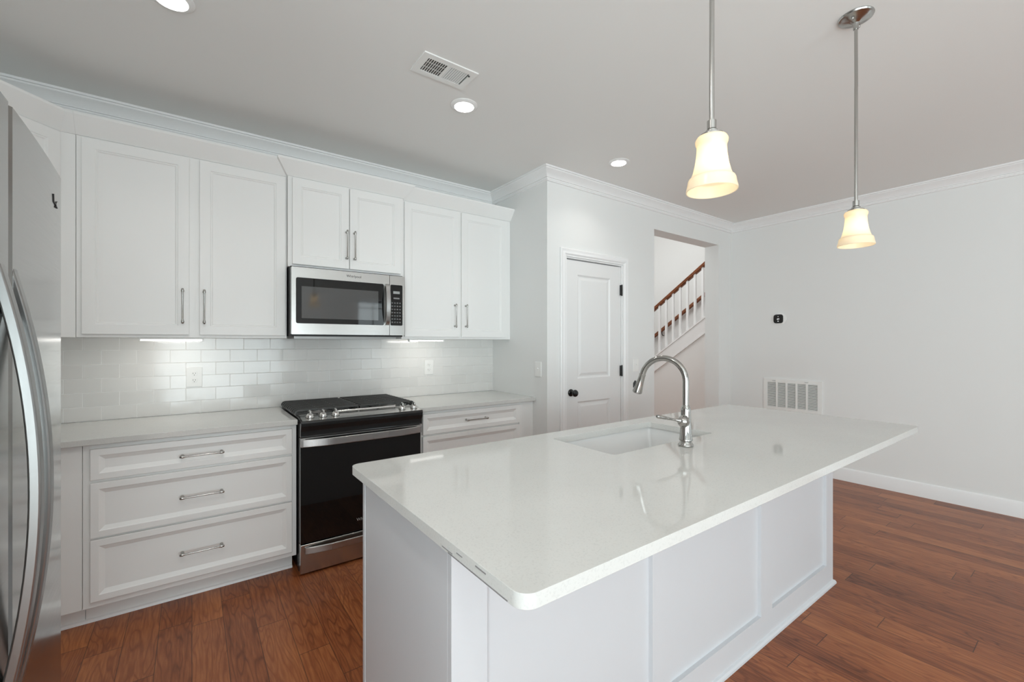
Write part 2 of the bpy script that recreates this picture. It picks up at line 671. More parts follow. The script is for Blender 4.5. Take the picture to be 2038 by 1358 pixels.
def text_mesh(name, body, size, mat, parent, T, extrude=0.0004, align='CENTER'):
    """T maps (u, v, d) to world"""
    cu = bpy.data.curves.new(name, 'FONT')
    cu.body = body
    cu.size = size
    cu.align_x = align
    cu.extrude = extrude
    tmp = bpy.data.objects.new(name, cu)
    COL.objects.link(tmp)
    dg = bpy.context.evaluated_depsgraph_get()
    me = bpy.data.meshes.new_from_object(tmp.evaluated_get(dg))
    bpy.data.objects.remove(tmp)
    base = ROOT_LOC[parent.name]
    for v in me.vertices:
        v.co = Vector(T(v.co.x, v.co.y, v.co.z)) - base
    me.materials.clear()
    me.materials.append(M[mat])
    o = bpy.data.objects.new(name, me)
    COL.objects.link(o)
    o.parent = parent
    ROOT_LOC[o.name] = base
    return o


def offset_path(path, side, dist):
    """offset an open polyline (x, y) by dist to the given side (+1 right of travel)"""
    out = []
    n = len(path)
    dirs = []
    for i in range(n - 1):
        d = Vector((path[i + 1][0] - path[i][0], path[i + 1][1] - path[i][1])).normalized()
        dirs.append(d)
    for i in range(n):
        d0 = dirs[max(i - 1, 0)]
        d1 = dirs[min(i, n - 2)]
        n0 = Vector((d0.y, -d0.x)) * side
        n1 = Vector((d1.y, -d1.x)) * side
        m = (n0 + n1)
        m = m / (1 + n0.dot(n1)) if (1 + n0.dot(n1)) > 1e-6 else n0
        out.append((path[i][0] + m.x * dist, path[i][1] + m.y * dist))
    return out


def mould(path, side, prof):
    """list of MB, one per path segment, mitred; prof = closed list of (out, z)"""
    offs = [offset_path(path, side, o) for o, z in prof]
    res = []
    n = len(prof)
    for i in range(len(path) - 1):
        mb = MB()
        a = [(offs[k][i][0], offs[k][i][1], prof[k][1]) for k in range(n)]
        b = [(offs[k][i + 1][0], offs[k][i + 1][1], prof[k][1]) for k in range(n)]
        fs = [tuple(range(n)), tuple(range(2 * n - 1, n - 1, -1))]
        fs += [(k, n + k, n + (k + 1) % n, (k + 1) % n) for k in range(n)]
        mb.add(a + b, fs)
        res.append(mb)
    return res


# ---------------------------------------------------------------- dimensions
XL, XC, XR = -1.16, 2.331, 5.245
YB, YP, YN = 3.49, 2.695, -4.0
ZC = 2.78
WT = 0.17
YPB = YP + WT
HZ = 4.4          # ceiling of the stair hall
HX, HY = 7.25, 5.75

# ---------------------------------------------------------------- room shell
struct('floor', MB().box(XL - .2, HX + .2, YN - .2, HY + .2, -0.1, 0.0), 'floor')
struct('ceiling', MB().box(XL - .15, XR + .15, YN - .15, YPB, ZC, ZC + .12)
       .box(XL - .15, XC + .12, YPB, YB + .15, ZC, ZC + .12), 'ceiling', smooth=0)
struct('ceiling_hall', MB().box(XC, HX + .15, YPB - .12, HY + .15, HZ, HZ + .1), 'ceiling')
struct('wall_back', MB().box(XL - .15, XC + .12, YB, YB + .15, 0, ZC), 'wall')
LW = (-2.9, -0.4, 0.45, 2.30)           # unseen left window added to light the room: y0,y1,z0,z1
struct('wall_left', MB().box(XL - .15, XL, YN - .15, LW[0], 0, ZC).box(XL - .15, XL, LW[1], YB, 0, ZC)
       .box(XL - .15, XL, LW[0], LW[1], 0, LW[2]).box(XL - .15, XL, LW[0], LW[1], LW[3], ZC), 'wall', smooth=0)
struct('wall_pantry_side', MB().box(XC, XC + .12, YPB, YB, 0, ZC), 'wall')
DX0, DX1, DZ = 2.537, 3.262, 2.098      # pantry door rough opening
OX0, OX1, OZ = 3.744, 4.965, 2.51       # cased-free opening to the stair hall
struct('wall_pantry', MB().box(XC, DX0, YP, YPB, 0, ZC).box(DX0, DX1, YP, YPB, DZ, ZC)
       .box(DX1, OX0, YP, YPB, 0, ZC).box(OX0, OX1, YP, YPB, OZ, ZC).box(OX1, XR + .15, YP, YPB, 0, ZC), 'wall', smooth=0)

SW = (-3.1, -0.7, 0.35, 2.35)           # unseen side window added as a light source: y0,y1,z0,z1
struct('wall_right', MB().box(XR, XR + .15, YN - .15, SW[0], 0, ZC).box(XR, XR + .15, SW[1], YP, 0, ZC)
       .box(XR, XR + .15, SW[0], SW[1], 0, SW[2]).box(XR, XR + .15, SW[0], SW[1], SW[3], ZC), 'wall', smooth=0)
W1 = (3.05, 3.85, 0.55, 2.42)           # window behind the camera
W2 = (-0.75, 1.65, 0.0, 2.15)           # unseen patio door behind the camera, added as a light source
struct('wall_near', MB().box(XL, W2[0], YN - .15, YN, 0, ZC).box(W2[0], W2[1], YN - .15, YN, W2[3], ZC)
       .box(W2[1], W1[0], YN - .15, YN, 0, ZC).box(W1[0], W1[1], YN - .15, YN, 0, W1[2])
       .box(W1[0], W1[1], YN - .15, YN, W1[3], ZC).box(W1[1], XR, YN - .15, YN, 0, ZC), 'wall', smooth=0)
# stair hall walls
struct('wall_hall_far', MB().box(HX, HX + .15, YPB, HY, 0, HZ), 'hall')
struct('wall_hall_back', MB().box(XC + .2, HX + .15, HY, HY + .15, 0, HZ), 'hall')
struct('wall_hall_left', MB().box(3.42, 3.54, YPB, HY, 0, HZ), 'hall')
struct('wall_hall_front', MB().box(XR + .15, HX + .15, YPB - .12, YPB, 0, HZ).box(3.42, XR + .15, YPB - .12, YPB, ZC + .12, HZ), 'hall')


def window_frame(n, axis, a0, a1, z0, z1, p, out, cols, rows, sash=True):
    """frame with muntins in an opening; axis 'x' = lies in a wall facing y"""
    def bx(mb, u0, u1, w0, w1, d0, d1):
        if axis == 'x':
            return mb.box(u0, u1, min(p + d0 * out, p + d1 * out), max(p + d0 * out, p + d1 * out), w0, w1)
        return mb.box(min(p + d0 * out, p + d1 * out), max(p + d0 * out, p + d1 * out), u0, u1, w0, w1)
    g = 0.002
    fr = MB()
    bx(fr, a0 + g, a0 + .05, z0 + g, z1 - g, .03, .12)
    bx(fr, a1 - .05, a1 - g, z0 + g, z1 - g, .03, .12)
    bx(fr, a0 + .05, a1 - .05, z0 + g, z0 + .06, .03, .12)
    bx(fr, a0 + .05, a1 - .05, z1 - .05, z1 - g, .03, .12)
    for c in cols:
        bx(fr, c - .011, c + .011, z0 + .06, z1 - .05, .06, .09)
    for r in rows:
        bx(fr, a0 + .05, a1 - .05, r - .011, r + .011, .06, .09)
    o = struct('window_%d' % n, fr, 'trim', smooth=0)
    pa = MB()
    bx(pa, a0 + .045, a1 - .045, z0 + .055, z1 - .045, .072, .078)
    ob = pa.build('pane', 'pane', o)
    return o


window_frame(1, 'x', W1[0], W1[1], W1[2], W1[3], YN, -1, [3.45], [2.18, 1.48, 1.74])
window_frame(2, 'x', W2[0], W2[1], W2[2], W2[3], YN, -1, [0.43, 0.47], [])  # this and the next frames fill the openings added for light
window_frame(3, 'y', SW[0], SW[1], SW[2], SW[3], XR, 1, [-1.9], [1.35])
window_frame(4, 'y', LW[0], LW[1], LW[2], LW[3], XL, -1, [-1.65], [1.35])

# ceiling crown moulding
crown_prof = [(0, ZC - .0005), (.086, ZC - .0005), (.086, ZC - .013), (.076, ZC - .014), (.072, ZC - .022), (.060, ZC - .030), (.044, ZC - .042), (.032, ZC - .056),
              (.026, ZC - .066), (.026, ZC - .071), (.017, ZC - .072), (.017, ZC - .082), (.013, ZC - .083), (.013, ZC - .091), (.008, ZC - .094), (0, ZC - .095)]
cpath = [(XL, YN), (XL, YB), (XC, YB), (XC, YP), (XR, YP), (XR, YN)]
for i, mb in enumerate(mould(cpath, 1, crown_prof)):
    struct('trim_%d' % (i + 1), mb, 'trim', smooth=20)

# baseboards
bprof = [(0, 0.0005), (.016, 0.0005), (.016, .105), (.012, .118), (.006, .124), (0, .128)]
for nm, path in (('baseboard_right', [(XR, YP), (XR, YN)]), ('baseboard_pantry_corner', [(OX1 + .001, YP), (XR - .0165, YP)]),
                 ('baseboard_pantry_middle', [(3.345, YP), (OX0, YP)])):
    struct(nm, mould(path, 1, bprof)[0], 'trim', smooth=20)
struct('baseboard_hall', MB().box(6.286, 6.3, 2.87, 5.7, 0.0005, .12), 'trim')

# pantry door: casing, slab, hinges, knob
cas = [(0, 0), (.066, 0), (.066, .012), (.058, .018), (.040, .013), (.022, .017), (.010, .009), (0, .009)]


def casing():
    """three-sided mitred casing around the pantry door"""
    x0, x1, zt = DX0 - .001, DX1 + .001, DZ + .001
    mb = MB()
    n = len(cas)
    st = []
    for (x, z, sx, sz) in ((x0, 0.001, -1, 0), (x0, zt, -1, 1), (x1, zt, 1, 1), (x1, 0.001, 1, 0)):
        st.append([(x + sx * o, YP - .0005 - d, z + sz * o) for o, d in cas])
    vs = [p for s in st for p in s]
    fs = []
    for i in range(3):
        fs += [(i * n + k, (i + 1) * n + k, (i + 1) * n + (k + 1) % n, i * n + (k + 1) % n) for k in range(n)]
    fs += [tuple(range(n)), tuple(range(4 * n - 1, 3 * n - 1, -1))]
    return mb.add(vs, fs)


struct('trim_6', casing(), 'trim', smooth=25)
struct('trim_7', MB().box(DX0 + .001, DX0 + .013, YP + .001, YPB - .001, .001, DZ - .013)
       .box(DX1 - .013, DX1 - .001, YP + .001, YPB - .001, .001, DZ - .013)
       .box(DX0 + .001, DX1 - .001, YP + .001, YPB - .001, DZ - .013, DZ - .001), 'trim', smooth=0)

door = struct_empty('door_1', (DX1 - .015, YP + .012, 0))
dw0, dw1, dz0, dz1 = DX0 + .016, DX1 - .017, .012, DZ - .022
slab = MB()
px0, px1 = 2.684, 3.101
yF = YP + .010
# stiles and rails around two raised panels
slab.box(dw0, px0, yF, yF + .035, dz0, dz1).box(px1, dw1, yF, yF + .035, dz0, dz1)
for z0, z1 in ((dz0, .26), (.862, 1.062), (1.957, dz1)):
    slab.box(px0, px1, yF, yF + .035, z0, z1)
slab.build('door_slab', 'door', door, smooth=0)
for z0, z1 in ((.26, .862), (1.062, 1.957)):
    w_, h_ = px1 - px0, z1 - z0
    T = TF(px0, yF, z0)
    rings = [(0.0, 0.0), (.012, -.010), (.022, -.010), (.045, -.003), (.05, -.003)]
    vs, fs = [], []
    for ins, dep in rings:
        vs += [T(ins, ins, dep), T(w_ - ins, ins, dep), T(w_ - ins, h_ - ins, dep), T(ins, h_ - ins, dep)]
    for i in range(len(rings) - 1):
        for k in range(4):
            k2 = (k + 1) % 4
            fs.append((i * 4 + k, i * 4 + k2, i * 4 + 4 + k2, i * 4 + 4 + k))
    fs.append((16, 17, 18, 19))
    MB().add(vs, fs).build('raised_panel', 'door', door, smooth=0)
for z in (1.86, 1.11, .28):
    hg = MB().box(3.232, 3.248, YP - .008, YP + .009, z - .048, z + .048)
    hg.lathe([(.006, -.052), (.006, .052)], (3.246, YP - .006, z), seg=10)
    hg.build('hinge', 'bronze', door, smooth=30)['label'] = 'black door hinge'
kb = MB().lathe([(.031, 0), (.031, .006), (.024, .012), (.011, .014), (.010, .030), (.020, .036), (.029, .048), (.030, .058), (.024, .068), (.012, .073)],
                (2.603, yF, .945), (0, -1, 0), seg=28)
kb.build('door_knob', 'bronze', door)['label'] = 'round black door knob'

# ---------------------------------------------------------------- cabinet hardware and fronts
DOOR_R = [(.052, 0.0), (.056, -.004), (.060, -.004), (.066, -.009), (.070, -.009)]
DRAW_R = [(.030, 0.0), (.034, -.003), (.052, -.011), (.056, -.011)]


def pull(parent, c, L, axis, name='handle', outdir=(0, -1, 0)):
    """bar pull with swollen ends, centred at c on the door face"""
    c = Vector(c)
    o = Vector(outdir)
    a = Vector((0, 0, 1)) if axis == 'z' else Vector((1, 0, 0))
    mb = MB()
    h = L / 2
    s = .030
    prof = [(.0048, -h + .024), (.0048, h - .024)]
    prof = [(.0035, -h), (.0062, -h + .003), (.0072, -h + .010), (.0066, -h + .018), (.0046, -h + .026), (.0044, 0), (.0046, h - .026), (.0066, h - .018),
            (.0072, h - .010), (.0062, h - .003), (.0035, h)]
    mb.lathe(prof, c + o * s, a, seg=14)
    for k in (-1, 1):
        mb.lathe([(.0085, 0.0), (.0065, .004), (.0045, .010), (.0045, s)], c + a * k * (h - .012), o, seg=12)
    return mb.build(name, 'pull', parent)


def front(parent, x0, x1, z0, z1, y, name, handle=None, rings=None, thick=.019):
    p = MB().panel(x1 - x0, z1 - z0, rings or DOOR_R, thick, TF(x0, y, z0)).build(name, 'cab', parent, smooth=0)
    if handle:
        c, L, ax = handle
        pull(p, (c[0], y, c[1]), L, ax)
    return p


UP_GRP = 'white upper cabinets on the back wall'
ZU0, ZU1 = 1.400, 2.466
crn = [(0, ZU1), (.004, ZU1), (.068, 2.550), (.068, 2.562), (0, 2.562)]


def cab_crown(parent, path):
    for mb in mould(path, 1, crn):
        mb.build('crown_moulding', 'cab', parent, smooth=0)


def crown_one(parent, path):
    segs = mould(path, 1, crn)
    mb = MB()
    for s in segs:
        mb.add(s.v, s.f)
    return mb.build('crown_moulding', 'cab', parent, smooth=0)


YU = 3.205     # face frame of the upper cabinets
YD = 3.184     # door faces
# left double cabinet
c1 = thing('upper_cabinet', (0.0, YB, ZU0), 'white two-door upper cabinet left of the microwave, tall doors with pulls at the centre stile', 'cabinet', UP_GRP)
MB().box(-.493, .506, YU, YB - .006, ZU0, ZU1).build('body', 'cab', c1, bevel=.001)
front(c1, -.470, -.013, 1.417, 2.455, YD, 'door', ((-.044, 1.583), .205, 'z'))
front(c1, .037, .495, 1.417, 2.455, YD, 'door', ((.059, 1.583), .205, 'z'))
crown_one(c1, [(-.4935, YU - .002), (.505, YU - .002)])
# centre cabinet above the microwave, a little prouder
c2 = thing('upper_cabinet', (0.9, YB, 1.86), 'short white two-door cabinet directly above the microwave, stepped forward from its neighbours', 'cabinet', UP_GRP)
YUC, YDC = 3.172, 3.151
MB().box(.508, 1.298, YUC, YB - .006, 1.872, ZU1).build('body', 'cab', c2, bevel=.001)
front(c2, .532, .893, 1.888, 2.455, YDC, 'door', ((.874, 2.052), .205, 'z'))
front(c2, .899, 1.275, 1.888, 2.455, YDC, 'door', ((.928, 2.052), .205, 'z'))
crown_one(c2, [(.508, YU + .02), (.508, YUC - .002), (1.298, YUC - .002), (1.298, YU + .02)])
# right double cabinet
c3 = thing('upper_cabinet', (1.8, YB, ZU0), 'white two-door upper cabinet right of the microwave, touching the pantry side wall', 'cabinet', UP_GRP)
MB().box(1.300, 2.3295, YU, YB - .006, ZU0, ZU1).build('body', 'cab', c3, bevel=.001)
front(c3, 1.318, 1.796, 1.417, 2.455, YD, 'door', ((1.751, 1.592), .195, 'z'))
front(c3, 1.818, 2.274, 1.417, 2.455, YD, 'door', ((1.854, 1.592), .195, 'z'))
crown_one(c3, [(1.302, YU - .002), (2.330, YU - .002)])
# diagonal corner cabinet
c4 = thing('corner_upper_cabinet', (-.9, 3.3, ZU0), 'white diagonal corner upper cabinet behind the refrigerator, with one framed door', 'cabinet')
dgn = MB()
prof = [(XL + .002, YB - .006), (-.495, YB - .006), (-.495, YU), (-.552, YU), (-.862, 2.895), (XL + .002, 2.895)]
dgn.prism(prof, ZU0, ZU1, 'z').build('body', 'cab', c4, smooth=0)
dl = sqrt(.31 ** 2 + .31 ** 2)
du = Vector((1, 1, 0)).normalized()
dn = Vector((1, -1, 0)).normalized()
o0 = Vector((-.862, 2.895, 0)) + du * .022


def TD(u, v, d):
    p = o0 + du * u + dn * (.020 + d)
    return (p.x, p.y, 1.417 + v)


MB().panel(dl - .036, 2.455 - 1.417, DOOR_R, .019, TD).build('door', 'cab', c4, smooth=0)
crown_one(c4, [(-.862 - .002, 2.895 - .002), (-.552, YU - .002), (-.494, YU - .002)])

# under-cabinet light tubes


def tube_light(x0, x1, y, label):
    t = thing('under_cabinet_light', ((x0 + x1) / 2, y, 1.387), label, 'light fixture', 'under-cabinet lights')
    MB().box(x0, x1, y - .010, y + .024, 1.390, 1.3995).build('housing', 'plastic', t, bevel=.002)
    MB().tube([(x0 + .008, y, 1.386), (x1 - .008, y, 1.386)], .005, 10).build('tube', 'tube', t)
    for x in (x0 + .004, x1 - .004):
        MB().box(x - .005, x + .005, y - .010, y + .010, 1.379, 1.390).build('end_cap', 'plastic', t, bevel=.001)
    d = bpy.data.lights.new('tube_glow', 'AREA')
    d.shape = 'RECTANGLE'
    d.size = x1 - x0 - .03
    d.size_y = .012
    d.energy = 0.42 * (x1 - x0) / .3
    d.color = (1, .97, .91)
    o = bpy.data.objects.new('tube_glow', d)
    COL.objects.link(o)
    o.parent = t
    o.location = (0, 0, -.009)
    o.rotation_euler = (radians(24), 0, 0)
    return t


tube_light(-.245, .058, 3.232, 'glowing white light tube under the two-door cabinet left of the microwave')
tube_light(1.37, 1.675, 3.232, 'glowing white light tube under the two-door cabinet right of the microwave')

# ---------------------------------------------------------------- base cabinets
YF, YFD = 2.876, 2.856
ZB = .883
b0 = thing('corner_base_cabinet', (-.8, 3.2, 0), 'plain white corner base cabinet beside the refrigerator, blank front panel', 'cabinet')
MB().box(XL + .004, -.422, YF, YB - .004, .098, ZB).build('body', 'cab', b0, bevel=.001)
MB().box(XL + .004, -.422, YF + .075, YB - .1, 0.0, .098).build('toe_kick', 'cab', b0)
b1 = thing('drawer_base_cabinet', (.04, 3.2, 0), 'white three-drawer base cabinet left of the gas range', 'cabinet', 'white base cabinets')
MB().box(-.420, .506, YF, YB - .004, .098, ZB).build('body', 'cab', b1, bevel=.001)
MB().box(-.420, .495, YF + .075, YB - .1, 0.0, .098).build('toe_kick', 'cab', b1)
for z0, z1, hz in ((.713, .860, .779), (.436, .698, .565), (.130, .425, .272)):
    front(b1, -.392, .480, z0, z1, YFD, 'drawer', ((.045, hz), .195, 'x'), DRAW_R)
b2 = thing('drawer_base_cabinet', (1.8, 3.2, 0), 'white drawer base cabinet right of the gas range, partly hidden by the island', 'cabinet', 'white base cabinets')
MB().box(1.290, 2.3295, YF, YB - .004, .098, ZB).build('body', 'cab', b2, bevel=.001)
MB().box(1.300, 2.3295, YF + .075, YB - .1, 0.0, .098).build('toe_kick', 'cab', b2)
for z0, z1, hz in ((.716, .862, .791), (.436, .702, .565), (.130, .425, .272)):
    front(b2, 1.318, 2.172, z0, z1, YFD, 'drawer', ((1.754, hz), .195, 'x'), DRAW_R)
MB().box(2.172, 2.205, YFD + .002, YF - .0005, .13, .862).build('filler_strip', 'cab', b2)

# quarter-round shoe along the toe kicks
struct('trim_8', MB().prism([(YF + .0748, .0005), (YF + .060, .0005), (YF + .063, .012), (YF + .0748, .016)], XL + .004, .495, 'x'), 'trim')


def slab_top(name, x0, x1, y0, y1, z0, z1, label, rad=0, hole=None, hrad=.02):
    def rr(a0, a1, b0, b1, r, corners=(1, 1, 1, 1)):
        pts = []
        for (cx, cy, t0), on in zip(((a1 - r, b0 + r, -90), (a1 - r, b1 - r, 0), (a0 + r, b1 - r, 90), (a0 + r, b0 + r, 180)), corners):
            if r > 0 and on:
                for k in range(9):
                    t = radians(t0 + 90 * k / 8)
                    pts.append((cx + r * cos(t), cy + r * sin(t)))
            else:
                pts.append((a1 if t0 in (-90, 0) else a0, b0 if t0 in (-90, 180) else b1))
        return pts
    bm = bmesh.new()

    def loop(pts):
        vs = [bm.verts.new((p[0], p[1], z1)) for p in pts]
        return [bm.edges.new((vs[i], vs[(i + 1) % len(vs)])) for i in range(len(vs))]
    es = loop(rr(x0, x1, y0, y1, rad))
    if hole:
        es += loop(rr(*hole, hrad))
    bmesh.ops.triangle_fill(bm, use_beauty=True, edges=es)
    r = bmesh.ops.extrude_face_region(bm, geom=list(bm.faces))
    for v in r['geom']:
        if isinstance(v, bmesh.types.BMVert):
            v.co.z = z0
    bmesh.ops.recalc_face_normals(bm, faces=bm.faces)
    me = bpy.data.meshes.new(name)
    bm.to_mesh(me)
    bm.free()
    me.materials.append(M['quartz'])
    for p in me.polygons:
        p.use_smooth = True
    me.set_sharp_from_angle(angle=radians(30))
    o = bpy.data.objects.new(name, me)
    COL.objects.link(o)
    ROOT_LOC[o.name] = Vector((0, 0, 0))
    b = o.modifiers.new('edge', 'BEVEL')
    b.width = .003
    b.segments = 2
    b.limit_method = 'ANGLE'
    b.angle_limit = radians(50)
    tag(o, label, 'countertop')
    return o


slab_top('countertop', XL + .003, .507, 2.838, YB - .010, .884, .914, 'white quartz countertop between the refrigerator and the gas range')
slab_top('countertop', 1.287, 2.3295, 2.838, YB - .010, .884, .914, 'white quartz countertop right of the gas range, ending at the pantry side wall')

# backsplash (tile face at y = 3.485)
bs = MB().box(-.429 - .73, XC - .0005, YB - .0055, YB - .0003, .915, 1.3995)
bs.v = [(x + .3495, y, z - .915) for x, y, z in bs.v]
o = bs.build('tile_backsplash', 'tile', None, smooth=0)
o.location = (-.3495, 0, .915)
tag(o, 'glossy pale grey subway tile backsplash between the counters and upper cabinets', 'backsplash')

# ---------------------------------------------------------------- refrigerator
FY0, FY1, FYS = .676, 1.556, 1.118
XF = -.266
fr = thing('refrigerator', (-.65, 1.11, 0), 'stainless steel two-door refrigerator with two bowed vertical handles, at the left edge', 'refrigerator')
MB().box(-1.06, -.345, FY0 + .006, FY1 - .004, .02, 1.765).build('body', plain('fridge_case_grey', (.16, .16, .16), .4), fr, bevel=.004)


def bowed_front(y0, y1, z0, z1):
    """door with a gently contoured front across the whole width"""
    N = 14
    prof = []
    ctr, half = (FY0 + FY1) / 2, (FY1 - FY0) / 2
    ys = [y0 + (y1 - y0) * k / N for k in range(N + 1)]
    for k, y in enumerate(ys):
        x = XF + .0125 * (1 - ((y - ctr) / half) ** 2)
        e = min(y - y0, y1 - y)
        if e < .006:
            x -= .006
        prof.append((x, y))
    # softened door edges
    ins = .008
    prof2 = [(prof[0][0], y0)]
    for k in range(0, N + 1):
        y = min(max(ys[k], y0 + ins), y1 - ins)
        prof2.append((XF + .0125 * (1 - ((y - ctr) / half) ** 2), y))
    prof2.append((prof[-1][0], y1))
    prof2 += [(-.340, y1), (-.340, y0)]
    return MB().prism(prof2, z0, z1, 'z')


for k, (y0, y1) in enumerate(((FY0, FYS - .003), (FYS + .003, FY1))):
    d = bowed_front(y0, y1, .060, 1.782).build('door', 'steel_fridge', fr, smooth=25)
    yh = 1.080 if k == 0 else 1.144
    pts = []
    for i in range(29):
        t = i / 28
        z = .712 + (1.518 - .712) * t
        x = -.266 + .051 * (1 - (2 * t - 1) ** 2)
        pts.append((x, yh, z))
    hb = MB().sweep_rect(pts, (0, 1, 0), .0125, None, .008)
    hb.build('handle', 'steel_handle_dark', d, bevel=.003)
    if k == 1:
        lg = MB()
        for st in (((1.443, 1.716), (1.447, 1.699), (1.469, 1.697), (1.488, 1.693)), ((1.466, 1.690), (1.474, 1.704), (1.486, 1.708))):
            lg.tube([(XF + .0125 * (1 - ((a - 1.116) / .44) ** 2) + .0008, a, b) for a, b in st], .0013, 6)
        lg.build('emblem', 'markdark', d)
MB().box(-.36, -.30, FY0 + .01, FY1 - .01, .0, .055).build('base_grille', 'blackmatte', fr)
for y in (FY0 + .06, FY1 - .06):
    MB().box(-.40, -.30, y - .03, y + .03, 1.783, 1.800).build('hinge_cover', 'blackmatte', fr, bevel=.004)

# ---------------------------------------------------------------- microwave
mw = thing('microwave', (.893, 3.3, 1.41), 'stainless over-the-range microwave with black window and curved vertical handle', 'microwave')
mx0, mx1, mz0, mz1, my = .514, 1.274, 1.425, 1.859, 3.082
MB().box(mx0, mx1, my + .040, YB - .008, 1.414, mz1 + .010).build('body', 'blackmatte', mw, bevel=.002)
MB().box(mx0 + .03, mx1 - .03, my + .09, YB - .06, 1.398, 1.4135).build('vent_filter', plain('filter_grey', (.42, .42, .41), .4, metal=.6), mw)
xs = 1.160


def framed_plate(mb, x0, x1, z0, z1, yf, yb, wx0, wx1, wz0, wz1, r=.012):
    """plate with a rounded rectangular window cut through"""
    def rrp(a0, a1, c0, c1, rr_):
        pts = []
        for cx, cz, t0 in ((a1 - rr_, c0 + rr_, -90), (a1 - rr_, c1 - rr_, 0), (a0 + rr_, c1 - rr_, 90), (a0 + rr_, c0 + rr_, 180)):
            for k in range(7):
                t = radians(t0 + 90 * k / 6)
                pts.append((cx + rr_ * cos(t), cz + rr_ * sin(t)))
        return pts
    o_ = rrp(x0, x1, z0, z1, .004)
    i_ = rrp(wx0, wx1, wz0, wz1, r)
    n = len(o_)
    vs = [(p[0], yf, p[1]) for p in o_] + [(p[0], yf, p[1]) for p in i_] + [(p[0], yb, p[1]) for p in o_] + [(p[0], yb, p[1]) for p in i_]
    fs = []
    for k in range(n):
        k2 = (k + 1) % n
        fs += [(k, k2, n + k2, n + k), (2 * n + k, 3 * n + k, 3 * n + k2, 2 * n + k2), (k, 2 * n + k, 2 * n + k2, k2), (n + k, n + k2, 3 * n + k2, 3 * n + k)]
    return mb.add(vs, fs)


dm = framed_plate(MB(), mx0, xs - .0015, mz0, mz1, my, my + .039, .540, 1.118, 1.496, 1.793).build('door', 'steel', mw, smooth=30)
MB().box(.536, 1.122, my + .004, my + .030, 1.492, 1.797).build('door_glass', 'blackglass', dm, bevel=0)
MB().box(.574, 1.078, my + .0025, my + .0042, 1.530, 1.738).build('viewing_window', plain('window_mesh', (.06, .06, .06), .05, spec=.8, coat=.3), dm)
pts = []
for i in range(21):
    t = i / 20
    pts.append((1.141 - .004 * sin(pi * t), my - .006 - .036 * sin(pi * t) ** .7 if 0 < t < 1 else my - .003, 1.500 + .292 * t))
MB().sweep_rect(pts, (1, 0, 0), .0155, None, .006).build('handle', 'steel_handle', dm, bevel=.003)
text_mesh('lettering', 'Whirlpool', .024, 'markdark', dm, lambda u, v, d: (.906 + u, my - .0002 - d, 1.821 + v))
cp = framed_plate(MB(), xs + .0015, mx1, mz0, mz1, my, my + .039, xs + .006, 1.258, 1.496, 1.793, .008).build('control_panel', 'steel', mw, smooth=30)
MB().box(xs + .003, 1.262, my + .003, my + .030, 1.492, 1.797).build('touch_glass', 'blackglass', cp)
kp = MB()
kp.box(1.188, 1.238, my + .0022, my + .0031, 1.728, 1.747)
kp.build('display', plain('display_grey', (.35, .36, .36), .2), cp)
kk = MB()
for r in range(7):
    for c in range(4):
        x = 1.181 + c * .0195
        z = 1.520 + r * .0235
        kk.box(x - .006, x + .006, my + .0024, my + .0031, z - .005, z + .005)
MB().box(1.190, 1.236, my + .0024, my + .0031, 1.690, 1.700).build('button', plain('button_print', (.25, .25, .25), .3), cp)
kk.build('keypad_marks', plain('keypad_print', (.13, .13, .13), .4), cp)

# ---------------------------------------------------------------- gas range
rg = thing('gas_range', (.893, 3.15, 0), 'black and stainless slide-in gas range with cast iron grates, between the base cabinets', 'range')
rx0, rx1 = .5125, 1.280
MB().box(rx0, rx1 - .004, 2.838, YB - .02, .012, .900).build('body', 'black', rg, bevel=.002)
# cooktop
ct = MB().prism([(2.835, .900), (2.835, .914), (2.905, .927), (3.455, .927), (3.455, .900)], rx0 - .008 + .010, rx1 + .004, 'x')
ct.build('cooktop', 'black', rg, bevel=.003)
# brushed control strip, tilted to the front
MB().prism([(2.790, .9055), (2.788, .909), (2.902, .9305), (2.902, .9275), (2.83, .9135)], rx0 + .012, rx1 - .004, 'x').build('control_strip', 'steel', rg)
# curved black fascia
arc = [(2.786, .9085), (2.780, .895), (2.786, .872), (2.794, .850), (2.797, .825), (2.794, .812), (2.832, .812), (2.832, .9085)]
MB().prism(arc, rx0 + .003, rx1 + .002, 'x').build('front_fascia', 'black', rg, smooth=50, bevel=.001)
for y in (0,):
    bar = MB().tube([(.735, 2.878, .938), (1.122, 2.878, .938)], .0065, 12)
    bar.build('trim_bar', 'knobsteel', rg)
    MB().prism([(2.815, .9122), (2.815, .9150), (2.862, .9238), (2.862, .9215)], .745, 1.118, 'x').build('touch_panel', plain('touch_grey', (.45, .45, .44), .25, metal=.6), rg)
knob_n = Vector((0, -.19, .98)).normalized()
for x in (.575, .650, .723, 1.158, 1.243):
    base = Vector((x, 2.845, .9193))
    kn = MB().lathe([(.0235, -.001), (.0235, .004), (.0215, .0045), (.021, .014), (.0165, .020), (.015, .022)], base, knob_n, seg=28)
    k0 = kn.build('knob', 'knobsteel', rg)
    k0['label'] = 'steel burner knob'
    # raised grip blade
    f = Vector((0, .98, .19))
    s = Vector((1, 0, 0))
    gp = MB()
    for_a = []
    a_ = [base + knob_n * .018 + s * i * .0065 + f * j * .019 for i, j in ((-1, -1), (1, -1), (1, 1), (-1, 1))]
    b_ = [base + knob_n * .043 + s * i * .0050 + f * j * .014 for i, j in ((-1, -1), (1, -1), (1, 1), (-1, 1))]
    gp.hexa(a_, b_)
    gp.build('grip', 'knobsteel', k0, bevel=.003)
    MB().lathe([(.0255, -.002), (.0255, .0018)], base, knob_n, seg=28).build('skirt', 'black', k0)
